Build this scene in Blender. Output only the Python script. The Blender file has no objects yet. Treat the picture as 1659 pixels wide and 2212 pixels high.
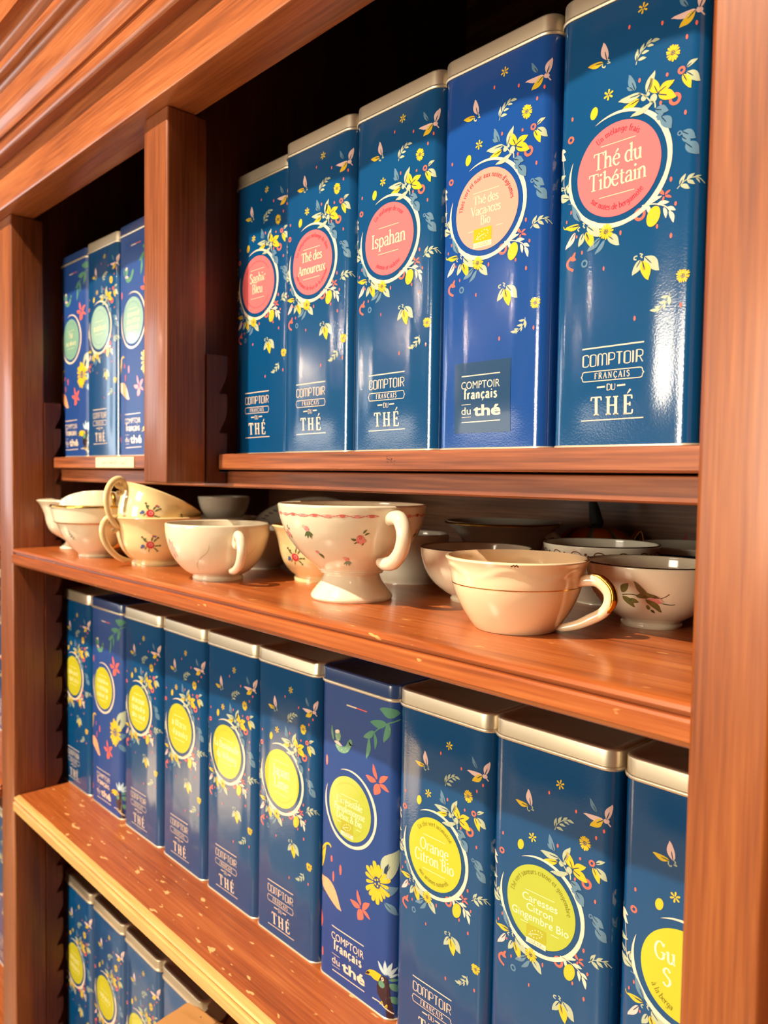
import bpy, bmesh, math, random
from mathutils import Vector, Matrix

# ------------------------------------------------------------------ camera
SC = bpy.context.scene
COL = SC.collection
YAW, PIT, ROL, FPX = 0.8116, -0.0463, 0.0151, 1672.41
F = Vector((-math.sin(YAW)*math.cos(PIT), math.cos(YAW)*math.cos(PIT), math.sin(PIT)))
r0 = F.cross(Vector((0, 0, 1))).normalized()
u0 = r0.cross(F)
RV = r0*math.cos(ROL) + u0*math.sin(ROL)
UV = u0*math.cos(ROL) - r0*math.sin(ROL)
cam = bpy.data.cameras.new('camera')
camo = bpy.data.objects.new('camera', cam)
COL.objects.link(camo)
m = Matrix((RV, UV, -F)).transposed().to_4x4()
m.translation = Vector((1.0081, -0.3242, 0.4078))
camo.matrix_world = m
cam.sensor_fit = 'HORIZONTAL'
cam.sensor_width = 36.0
cam.lens = FPX*36.0/1659.0
cam.clip_start = 0.01
cam.dof.use_dof = True
cam.dof.focus_distance = 0.49
cam.dof.aperture_fstop = cam.lens/2.7
SC.camera = camo

# ------------------------------------------------------------------ world, lights, exposure
SC.view_settings.view_transform = 'Standard'
SC.view_settings.look = 'None'
SC.view_settings.gamma = 1.0
SC.view_settings.exposure = 0.0
SC.view_settings.use_curve_mapping = False
w = bpy.data.worlds.new('room_light')
SC.world = w
w.use_nodes = True
bg = w.node_tree.nodes['Background']
bg.inputs[0].default_value = (1.0, 0.80, 0.62, 1)
bg.inputs[1].default_value = 0.095

def lamp(name, kind, loc, target, energy, color, **kw):
    l = bpy.data.lights.new(name, kind)
    l.energy = energy
    l.color = color
    for k, v in kw.items():
        setattr(l, k, v)
    o = bpy.data.objects.new(name, l)
    o.location = loc
    d = Vector(target)-Vector(loc)
    o.rotation_euler = d.to_track_quat('-Z', 'Y').to_euler()
    COL.objects.link(o)
    return o
WARM = (1.0, 0.80, 0.60)
DAY = (0.86, 0.94, 1.0)
# two ceiling spots of the shop, one up to the left and one up to the right
lamp('ceiling_spot', 'SPOT', (0.08, -1.47, 2.42), (0.45, 0.03, 0.30), 530, WARM, spot_size=1.3, spot_blend=0.4, shadow_soft_size=0.03)
lamp('ceiling_spot', 'SPOT', (1.75, -1.25, 2.10), (0.40, 0.03, 0.25), 10, WARM, spot_size=1.3, spot_blend=0.4, shadow_soft_size=0.03)
# shop windows to the left, daylight: a tall one and a low display window
lamp('shop_window', 'AREA', (-3.5, -1.7, 0.80), (0.2, 0, 0.45), 15, DAY, shape='RECTANGLE', size=1.3, size_y=0.9)
lamp('display_window', 'AREA', (-2.3, -3.0, 0.25), (0.6, 0, 0.35), 16, (1.0, 0.93, 0.82), shape='RECTANGLE', size=2.4, size_y=0.5)
# added frontal fill light, placed where the tin fronts do not mirror it
lamp('front_fill', 'AREA', (0.12, -3.3, 0.62), (0.4, 0, 0.35), 84, (1.0, 0.86, 0.66), shape='RECTANGLE', size=1.0, size_y=1.1)
# sunlight falling through that window on the pale floor
lamp('floor_sun', 'SPOT', (-3.6, -3.0, 2.2), (-2.2, -1.8, -1.1), 4500, (1.0, 0.86, 0.68), spot_size=0.27, spot_blend=0.25, shadow_soft_size=0.02)
# small pendant bulbs hanging in the room
for px, py, pz, e in ((-1.9, -2.6, 1.15, 10), (-1.35, -2.9, 1.35, 10), (-2.3, -2.0, 0.95, 8)):
    lamp('pendant_bulb', 'POINT', (px, py, pz), (0, 0, 0), e, WARM, shadow_soft_size=0.03)

# ------------------------------------------------------------------ materials
def srgb(r, g, b):
    f = lambda c: (c/255/12.92) if c/255 <= .04045 else ((c/255+.055)/1.055)**2.4
    return (f(r), f(g), f(b), 1)
MATS = {}
def mat(name, color=(.8, .8, .8, 1), rough=.5, metal=0., coat=0., spec=.5, coat_rough=.05):
    m = bpy.data.materials.new(name)
    m.use_nodes = True
    b = m.node_tree.nodes['Principled BSDF']
    b.inputs['Base Color'].default_value = color
    b.inputs['Roughness'].default_value = rough
    b.inputs['Metallic'].default_value = metal
    b.inputs['Coat Weight'].default_value = coat
    b.inputs['Coat Roughness'].default_value = coat_rough
    b.inputs['Specular IOR Level'].default_value = spec
    MATS[name] = m
    return m
def N(m, t, **kw):
    n = m.node_tree.nodes.new(t)
    for k, v in kw.items():
        setattr(n, k, v)
    return n
def LK(m, a, b):
    m.node_tree.links.new(a, b)
def wood(name, c1, c2, c3, axis, rough=.34, coat=.35, wear=0.0, wear_col=(230, 170, 100), blotch=.5):
    """stained wood: long streaks along one axis, fine pores, optional pale chips"""
    m = mat(name, rough=rough, coat=coat, coat_rough=.16)
    b = m.node_tree.nodes['Principled BSDF']
    tc = N(m, 'ShaderNodeTexCoord')
    mp = N(m, 'ShaderNodeMapping')
    s = [26, 26, 26]
    s['XYZ'.index(axis)] = 1.6
    mp.inputs['Scale'].default_value = s
    LK(m, tc.outputs['Object'], mp.inputs[0])
    n1 = N(m, 'ShaderNodeTexNoise')
    n1.inputs['Scale'].default_value = 1.5
    n1.inputs['Detail'].default_value = 6
    n1.inputs['Distortion'].default_value = .6
    LK(m, mp.outputs[0], n1.inputs['Vector'])
    mp2 = N(m, 'ShaderNodeMapping')
    s2 = [420, 420, 420]
    s2['XYZ'.index(axis)] = 14
    mp2.inputs['Scale'].default_value = s2
    LK(m, tc.outputs['Object'], mp2.inputs[0])
    n2 = N(m, 'ShaderNodeTexNoise')
    n2.inputs['Scale'].default_value = 1
    n2.inputs['Detail'].default_value = 3
    LK(m, mp2.outputs[0], n2.inputs['Vector'])
    add = N(m, 'ShaderNodeMath', operation='MULTIPLY_ADD')
    add.inputs[1].default_value = .55
    LK(m, n2.outputs[0], add.inputs[0])
    sc = N(m, 'ShaderNodeMath', operation='MULTIPLY')
    sc.inputs[1].default_value = .62
    LK(m, n1.outputs[0], sc.inputs[0])
    LK(m, sc.outputs[0], add.inputs[2])
    cr = N(m, 'ShaderNodeValToRGB')
    cr.color_ramp.elements[0].position = .36
    cr.color_ramp.elements[0].color = srgb(*c1)
    cr.color_ramp.elements[1].position = .80
    cr.color_ramp.elements[1].color = srgb(*c3)
    e = cr.color_ramp.elements.new(.58)
    e.color = srgb(*c2)
    LK(m, add.outputs[0], cr.inputs[0])
    out = cr.outputs[0]
    if wear:
        mp3 = N(m, 'ShaderNodeMapping')
        s3 = [150, 150, 150]
        s3['XYZ'.index(axis)] = 55
        mp3.inputs['Scale'].default_value = s3
        LK(m, tc.outputs['Object'], mp3.inputs[0])
        n3 = N(m, 'ShaderNodeTexNoise')
        n3.inputs['Scale'].default_value = 1
        n3.inputs['Detail'].default_value = 2
        LK(m, mp3.outputs[0], n3.inputs['Vector'])
        r3 = N(m, 'ShaderNodeMapRange')
        r3.inputs[1].default_value = 1-wear
        r3.inputs[2].default_value = 1-wear+.03
        LK(m, n3.outputs[0], r3.inputs[0])
        mx = N(m, 'ShaderNodeMix', data_type='RGBA')
        mx.inputs[7].default_value = srgb(*wear_col)
        LK(m, r3.outputs[0], mx.inputs[0])
        LK(m, out, mx.inputs[6])
        out = mx.outputs[2]
    LK(m, out, b.inputs['Base Color'])
    bp = N(m, 'ShaderNodeBump')
    bp.inputs['Strength'].default_value = .12
    bp.inputs['Distance'].default_value = .0006
    LK(m, n2.outputs[0], bp.inputs['Height'])
    LK(m, bp.outputs[0], b.inputs['Normal'])
    return m
OR1, OR2, OR3 = (116, 59, 28), (160, 88, 44), (188, 116, 66)
wood('wood_x', OR1, OR2, OR3, 'X', rough=.36, coat=.3)
wood('wood_z', (96, 47, 21), (134, 71, 33), (160, 94, 49), 'Z', rough=.38, coat=.28)
wood('wood_pilaster', (104, 50, 20), (144, 76, 32), (170, 99, 47), 'Z', rough=.4, coat=.15)
wood('wood_shelf', (128, 61, 24), (168, 87, 37), (194, 114, 57), 'X', rough=.3, wear=.30, wear_col=(222, 160, 92))
wood('wood_shelf_worn', (128, 61, 24), (168, 87, 37), (194, 114, 57), 'X', rough=.32, wear=.338, wear_col=(232, 178, 112))
wood('wood_edge_pale', (186, 132, 70), (218, 168, 98), (236, 192, 124), 'X', rough=.4, coat=.2)
wood('wood_red', (84, 40, 20), (140, 74, 38), (180, 106, 60), 'X', rough=.5, coat=.06)
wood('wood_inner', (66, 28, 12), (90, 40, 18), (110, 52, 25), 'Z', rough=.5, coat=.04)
wood('wood_back', (70, 42, 24), (112, 72, 46), (158, 112, 78), 'X', rough=.5, coat=.1)
wood('wood_floor', (186, 160, 126), (206, 182, 150), (222, 200, 168), 'X', rough=.4)
def tin_paint(name, c, rough=.16, coat=.6):
    m = mat(name, srgb(*c), rough=rough, coat=coat, spec=.5, coat_rough=.04)
    b = m.node_tree.nodes['Principled BSDF']
    tc = N(m, 'ShaderNodeTexCoord')
    n = N(m, 'ShaderNodeTexNoise')
    n.inputs['Scale'].default_value = 900
    n.inputs['Detail'].default_value = 2
    LK(m, tc.outputs['Object'], n.inputs['Vector'])
    n2 = N(m, 'ShaderNodeTexNoise')
    n2.inputs['Scale'].default_value = 26
    LK(m, tc.outputs['Object'], n2.inputs['Vector'])
    bp = N(m, 'ShaderNodeBump')
    bp.inputs['Strength'].default_value = .10
    bp.inputs['Distance'].default_value = .0004
    LK(m, n.outputs[0], bp.inputs['Height'])
    bp2 = N(m, 'ShaderNodeBump')
    bp2.inputs['Strength'].default_value = .12
    bp2.inputs['Distance'].default_value = .002
    LK(m, n2.outputs[0], bp2.inputs['Height'])
    LK(m, bp.outputs[0], bp2.inputs['Normal'])
    LK(m, bp2.outputs[0], b.inputs['Normal'])
    LK(m, bp2.outputs[0], b.inputs['Coat Normal'])
    return m
tin_paint('tin_teal', (8, 72, 122))
tin_paint('tin_blue', (20, 72, 148))
tin_paint('tin_navy', (30, 68, 136), .40, .0)
mat('tin_silver', srgb(222, 208, 182), rough=.40, metal=.85)
mat('lid_navy', srgb(44, 68, 118), rough=.25, coat=.4)
mat('rim_pale', srgb(222, 208, 180), rough=.3, metal=.6)
INK = {'Y': (228, 190, 44), 'S': (178, 188, 158), 'G': (96, 132, 158), 'P': (234, 198, 190), 'C': (242, 108, 90),
       'W': (240, 218, 190), 'D': (18, 52, 84), 'E': (92, 150, 122), 'O': (250, 176, 130), 'H': (190, 214, 220),
       'K': (46, 36, 48), 'N': (250, 114, 118), 'M': (252, 158, 140), 'L': (198, 192, 48), 'V': (176, 186, 64),
       'T': (250, 232, 190), 'R': (176, 44, 66), 'A': (128, 122, 30), 'U': (128, 172, 152), 'Q': (152, 188, 174), 'F': (172, 170, 40),
       'B': (24, 66, 106), 'J': (196, 172, 20), 'X': (120, 110, 60), 'Z': (252, 248, 206)}
for k, c in INK.items():
    mat('ink_'+k, srgb(*c), rough=.2, coat=.5, coat_rough=.05)
def china(name, c, rough=.12):
    m = mat(name, srgb(*c), rough=rough, coat=.5, coat_rough=.03)
    b = m.node_tree.nodes['Principled BSDF']
    b.inputs['Subsurface Weight'].default_value = 0.0
    return m
china('china_white', (240, 228, 200))
china('china_yellow', (248, 224, 166))
china('china_pink', (250, 226, 186))
china('china_grey', (230, 226, 206))
china('china_blue', (40, 66, 110))
mat('gold', srgb(210, 160, 60), rough=.18, metal=1.)
mat('rim_dark', srgb(60, 44, 34), rough=.25)
for k, c in {'rose': (206, 60, 70), 'pink': (232, 150, 146), 'leaf': (92, 108, 62), 'olive': (122, 116, 62), 'dkolive': (84, 78, 42),
             'blue': (84, 110, 160), 'brown': (110, 74, 50), 'paint_grey': (150, 140, 130), 'garland': (214, 110, 100), 'swirl': (220, 192, 146),
             'blush': (238, 190, 172)}.items():
    mat('glaze_'+k, srgb(*c), rough=.15, coat=.4)
mat('screw_steel', srgb(150, 140, 120), rough=.35, metal=1.)
mat('hole_dark', srgb(14, 8, 6), rough=.8)
mat('paper', srgb(244, 222, 178), rough=.6)
mat('cardboard', srgb(190, 138, 78), rough=.75)
mat('cardboard_dark', srgb(120, 82, 46), rough=.8)
mat('stalk', srgb(60, 62, 58), rough=.7)
mat('leaf_red', srgb(130, 40, 24), rough=.6)
mat('ink_black', srgb(40, 28, 22), rough=.6)
# ------------------------------------------------------------------ mesh helpers
class MB:
    def __init__(self):
        self.v, self.f, self.m = [], [], []
        self.slots = []
    def slot(self, name):
        if name not in self.slots:
            self.slots.append(name)
        return self.slots.index(name)
    def add(self, verts, faces, mname):
        o = len(self.v)
        s = self.slot(mname)
        self.v += [tuple(p) for p in verts]
        for fc in faces:
            self.f.append(tuple(i+o for i in fc))
            self.m.append(s)
    def box(self, x0, x1, y0, y1, z0, z1, mname):
        v = [(x, y, z) for z in (z0, z1) for y in (y0, y1) for x in (x0, x1)]
        self.add(v, [(0, 2, 3, 1), (4, 5, 7, 6), (0, 1, 5, 4), (2, 6, 7, 3), (0, 4, 6, 2), (1, 3, 7, 5)], mname)
    def extrude(self, prof, axis, a0, a1, mname, caps=True):
        """closed 2-D profile swept along one axis; prof in the two other axes"""
        n = len(prof)
        def P(p, a):
            if axis == 'X': return (a, p[0], p[1])
            if axis == 'Y': return (p[0], a, p[1])
            return (p[0], p[1], a)
        v = [P(p, a0) for p in prof]+[P(p, a1) for p in prof]
        f = [(i, (i+1) % n, n+(i+1) % n, n+i) for i in range(n)]
        if caps:
            f += [tuple(range(n)), tuple(range(2*n-1, n-1, -1))]
        self.add(v, f, mname)
    def lathe(self, prof, mname, n=56, fn=None, closed=False):
        v, f = [], []
        k = len(prof)
        for i in range(n):
            a = 2*math.pi*i/n
            for j, (r, z) in enumerate(prof):
                rr, zz = (fn(a, r, z, j) if fn else (r, z))
                v.append((rr*math.cos(a), rr*math.sin(a), zz))
        for i in range(n):
            i2 = (i+1) % n
            for j in range(k-1):
                f.append((i*k+j, i2*k+j, i2*k+j+1, i*k+j+1))
        self.add(v, f, mname)
    def tube(self, pts, rad, mname, n=12, flat=1.0, up=None, caps=True):
        """swept tube along points; rad per point (number or list); flat squeezes it across 'up'"""
        P = [Vector(p) for p in pts]
        if not isinstance(rad, (list, tuple)): rad = [rad]*len(P)
        v, f = [], []
        for i, p in enumerate(P):
            t = (P[min(i+1, len(P)-1)]-P[max(i-1, 0)]).normalized()
            a = Vector(up) if up else Vector((0, 0, 1))
            s = t.cross(a)
            if s.length < 1e-4: s = t.cross(Vector((1, 0, 0)))
            s.normalize()
            q = s.cross(t).normalized()
            for j in range(n):
                an = 2*math.pi*j/n
                v.append(p + s*math.cos(an)*rad[i]*flat + q*math.sin(an)*rad[i])
        for i in range(len(P)-1):
            for j in range(n):
                f.append((i*n+j, i*n+(j+1) % n, (i+1)*n+(j+1) % n, (i+1)*n+j))
        if caps:
            f.append(tuple(range(n-1, -1, -1)))
            f.append(tuple((len(P)-1)*n+j for j in range(n)))
        self.add(v, f, mname)
    def mesh(self, name, smooth=True, angle=35):
        me = bpy.data.meshes.new(name)
        me.from_pydata(self.v, [], self.f)
        for s in self.slots: me.materials.append(MATS[s])
        me.polygons.foreach_set('material_index', self.m)
        bm = bmesh.new()
        bm.from_mesh(me)
        bmesh.ops.recalc_face_normals(bm, faces=bm.faces)
        bm.to_mesh(me)
        bm.free()
        if smooth:
            me.polygons.foreach_set('use_smooth', [True]*len(me.polygons))
            me.set_sharp_from_angle(angle=math.radians(angle))
        me.update()
        return me
    def build(self, name, parent=None, loc=None, smooth=True, angle=35):
        return link(name, self.mesh(name, smooth, angle), parent, loc)
def link(name, me, parent=None, loc=None):
    o = bpy.data.objects.new(name, me)
    COL.objects.link(o)
    if parent: o.parent = parent
    if loc: o.location = loc
    return o
def tag(o, label, cat, group=None):
    o['label'] = label
    o['category'] = cat
    if group: o['group'] = group
    return o
def thing(name, label, cat, loc=(0, 0, 0), rot=(0, 0, 0), group=None):
    o = bpy.data.objects.new(name, None)
    o.empty_display_size = .02
    COL.objects.link(o)
    o.location = loc
    o.rotation_euler = rot
    return tag(o, label, cat, group)
def bevel_box(x0, x1, y0, y1, z0, z1, mname, b=.002, seg=2):
    bm = bmesh.new()
    bmesh.ops.create_cube(bm, size=1)
    for v in bm.verts:
        v.co = Vector(((x0+x1)/2+v.co.x*(x1-x0), (y0+y1)/2+v.co.y*(y1-y0), (z0+z1)/2+v.co.z*(z1-z0)))
    bmesh.ops.bevel(bm, geom=list(bm.edges), offset=b, segments=seg, affect='EDGES', profile=.5)
    mb = MB()
    bm.verts.index_update()
    mb.add([v.co[:] for v in bm.verts], [tuple(v.index for v in f.verts) for f in bm.faces], mname)
    bm.free()
    return mb
def catmull(pts, n=6, closed=False):
    out = []
    k = len(pts)
    if k < 3 and not closed: 
        a, b = pts
        return [tuple(a[d]+(b[d]-a[d])*t/n for d in range(len(a))) for t in range(n+1)]
    for i in range(k if closed else k-1):
        if closed:
            p = [pts[(i+j-1) % k] for j in range(4)]
        else:
            p = [pts[max(0, i-1)], pts[i], pts[i+1], pts[min(k-1, i+2)]]
        for s in range(n):
            t = s/n
            out.append(tuple(.5*(2*p[1][d]+(p[2][d]-p[0][d])*t+(2*p[0][d]-5*p[1][d]+4*p[2][d]-p[3][d])*t*t+(-p[0][d]+3*p[1][d]-3*p[2][d]+p[3][d])*t**3) for d in range(len(p[0]))))
    if not closed: out.append(tuple(pts[-1]))
    return out

# ------------------------------------------------------------------ flat print: 2-D shapes laid on a surface
def refine(v, f, lim=2.6):
    """split long edges so that flat shapes follow a curved surface"""
    v = list(v)
    mid = {}
    def ln(a, b): return math.hypot(v[a][0]-v[b][0], v[a][1]-v[b][1])
    def m(a, b):
        k = (a, b) if a < b else (b, a)
        if k not in mid:
            v.append(((v[a][0]+v[b][0])/2, (v[a][1]+v[b][1])/2))
            mid[k] = len(v)-1
        return mid[k]
    out, todo = [], []
    for fc in f:
        if max(ln(fc[i], fc[(i+1) % len(fc)]) for i in range(len(fc))) <= lim: out.append(fc)
        else: todo += [(fc[0], fc[i], fc[i+1]) for i in range(1, len(fc)-1)]
    while todo:
        t = todo.pop()
        e = [ln(t[0], t[1]), ln(t[1], t[2]), ln(t[2], t[0])]
        k = e.index(max(e))
        if e[k] <= lim:
            out.append(t)
            continue
        a, b, c = t[k], t[(k+1) % 3], t[(k+2) % 3]
        q = m(a, b)
        todo += [(a, q, c), (q, b, c)]
    return v, out
class Art:
    """collects coloured flat shapes in millimetres (u across, v up); mapper puts them on a surface"""
    def __init__(self): self.s = []
    def poly(self, v, f, col, layer=1): self.s.append((v, f, col, layer))
    def leaf(self, x0, y0, x1, y1, w, col, layer=1):
        L = math.hypot(x1-x0, y1-y0)
        if L < 1e-6: return
        dx, dy = (x1-x0)/L, (y1-y0)/L
        v, n = [], 8
        bend = .08*L
        for i in range(n+1):
            t = i/n
            h = w*L*.5*(math.sin(math.pi*t**.85))**.9
            c = bend*math.sin(math.pi*t)-bend*.5
            c = 0 if i in (0, n) else c
            bx, by = x0+dx*L*t-dy*c, y0+dy*L*t+dx*c
            v += [(bx-dy*h, by+dx*h), (bx+dy*h, by-dx*h)]
        self.poly(v, [(2*i, 2*i+1, 2*i+3, 2*i+2) for i in range(n)], col, layer)
    def ell(self, x, y, rx, ry, rot, col, layer=1, n=20):
        c, s = math.cos(math.radians(rot)), math.sin(math.radians(rot))
        v = [(x, y)]
        for i in range(n):
            a = 2*math.pi*i/n
            p, q = rx*math.cos(a), ry*math.sin(a)
            v.append((x+p*c-q*s, y+p*s+q*c))
        self.poly(v, [(0, 1+i, 1+(i+1) % n) for i in range(n)], col, layer)
    def disc(self, x, y, r, col, layer=1, rings=8, n=64):
        v = [(x, y)]
        f = []
        for k in range(1, rings+1):
            for i in range(n):
                a = 2*math.pi*i/n
                v.append((x+r*k/rings*math.cos(a), y+r*k/rings*math.sin(a)))
        for i in range(n):
            f.append((0, 1+i, 1+(i+1) % n))
            for k in range(rings-1):
                a, b = 1+k*n, 1+(k+1)*n
                f.append((a+i, b+i, b+(i+1) % n, a+(i+1) % n))
        self.poly(v, f, col, layer)
    def ring(self, x, y, ro, ri, col, layer=1, n=22):
        v = []
        for i in range(n):
            a = 2*math.pi*i/n
            v += [(x+ro*math.cos(a), y+ro*math.sin(a)), (x+ri*math.cos(a), y+ri*math.sin(a))]
        self.poly(v, [(2*i, 2*i+1, (2*i+3) % (2*n), (2*i+2) % (2*n)) for i in range(n)], col, layer)
    def daisy(self, x, y, r, n, col, layer=1, ry=None):
        ry = ry or r
        rnd = random.Random(int(x*10)+n)
        for i in range(n):
            a = 2*math.pi*i/n+rnd.uniform(-.06, .06)
            k = rnd.uniform(.86, 1.06)
            self.petal(x+.28*r*math.cos(a), y+.28*ry*math.sin(a), x+k*r*math.cos(a), y+k*ry*math.sin(a), min(.62, 5.4/n*1.05), col, layer)
        for i in range(5):
            a = 2*math.pi*i/5
            self.ell(x+.16*r*math.cos(a), y+.16*ry*math.sin(a), .07*r, .07*r, 0, col, layer, 8)
    def petal(self, x0, y0, x1, y1, w, col, layer=1):
        L = math.hypot(x1-x0, y1-y0)
        dx, dy = (x1-x0)/L, (y1-y0)/L
        v, n = [], 5
        for i, (t, h) in enumerate(((0, .3), (.25, .7), (.55, .95), (.82, 1), (.96, .7), (1, .2))):
            hh = h*w*L*.5
            v += [(x0+dx*L*t-dy*hh, y0+dy*L*t+dx*hh), (x0+dx*L*t+dy*hh, y0+dy*L*t-dx*hh)]
        self.poly(v, [(2*i, 2*i+1, 2*i+3, 2*i+2) for i in range(n)], col, layer)
    def stroke(self, pts, w, col, layer=1, smooth=True, taper=False, nib=None):
        P = catmull(pts, 5) if smooth and len(pts) > 2 else pts
        if len(P) == 2: P = [(P[0][0]+(P[1][0]-P[0][0])*t/4, P[0][1]+(P[1][1]-P[0][1])*t/4) for t in range(5)]
        v = []
        k = len(P)
        for i, p in enumerate(P):
            a, b = P[max(0, i-1)], P[min(k-1, i+1)]
            dx, dy = b[0]-a[0], b[1]-a[1]
            L = math.hypot(dx, dy) or 1
            dx, dy = dx/L, dy/L
            ww = w
            if nib is not None: ww = w*(nib+(1-nib)*abs(dy)**1.3)
            if taper: ww = w*(.15+.85*math.sin(math.pi*min(1, max(0, i/(k-1))))**.5)
            v += [(p[0]-dy*ww/2, p[1]+dx*ww/2), (p[0]+dy*ww/2, p[1]-dx*ww/2)]
        self.poly(v, [(2*i, 2*i+1, 2*i+3, 2*i+2) for i in range(k-1)], col, layer)
    def parse(self, txt):
        for ln in txt.strip().split('\n'):
            t = ln.split()
            k = t[0]
            if k == 'L':
                q = list(map(float, t[1:6]))
                self.leaf(*q, t[6], int(t[7]))
                if t[6] in 'SYPG' and q[4] >= .3 and math.hypot(q[2]-q[0], q[3]-q[1]) > 6:   # dark slit drawn from the leaf's base
                    g = lambda s: (q[0]+(q[2]-q[0])*s, q[1]+(q[3]-q[1])*s)
                    self.stroke([g(0), g(.22), g(.5)], .55, 'D', int(t[7])+1, taper=True)
            elif k == 'E': self.ell(*map(float, t[1:6]), t[6], int(t[7]))
            elif k == 'R': self.ring(float(t[1]), float(t[2]), float(t[3]), float(t[4]), t[6], int(t[7]))
            elif k == 'D': self.daisy(float(t[1]), float(t[2]), float(t[3]), int(float(t[5])), t[6], int(t[7]), float(t[4]))
            elif k == 'F':
                x, y, r = map(float, t[1:4])
                for i in range(6): 
                    a = i*math.pi/3+.4
                    self.petal(x+.15*r*math.cos(a), y+.15*r*math.sin(a), x+r*math.cos(a), y+r*math.sin(a), .42, t[6], int(t[7]))
            elif k == 'S':
                q = list(map(float, t[4:]))
                self.stroke(list(zip(q[::2], q[1::2])), float(t[1]), t[2], int(t[3]))
            elif k == 'G':
                q = list(map(float, t[3:]))
                p = list(zip(q[::2], q[1::2]))
                cx, cy = sum(a for a, b in p)/len(p), sum(b for a, b in p)/len(p)
                self.poly([(cx, cy)]+p, [(0, 1+i, 1+(i+1) % len(p)) for i in range(len(p))], t[1], int(t[2]))
    def mesh(self, name, mapper, prefix='ink_', base=.00012, step=.00004):
        mb = MB()
        for v, f, col, layer in self.s:
            v, f = refine(v, f)
            mb.add([mapper(a, b, base+step*layer) for a, b in v], f, prefix+col)
        me = bpy.data.meshes.new(name)
        me.from_pydata(mb.v, [], mb.f)
        for s in mb.slots: me.materials.append(MATS[s])
        me.polygons.foreach_set('material_index', mb.m)
        me.update()
        return me

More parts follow.
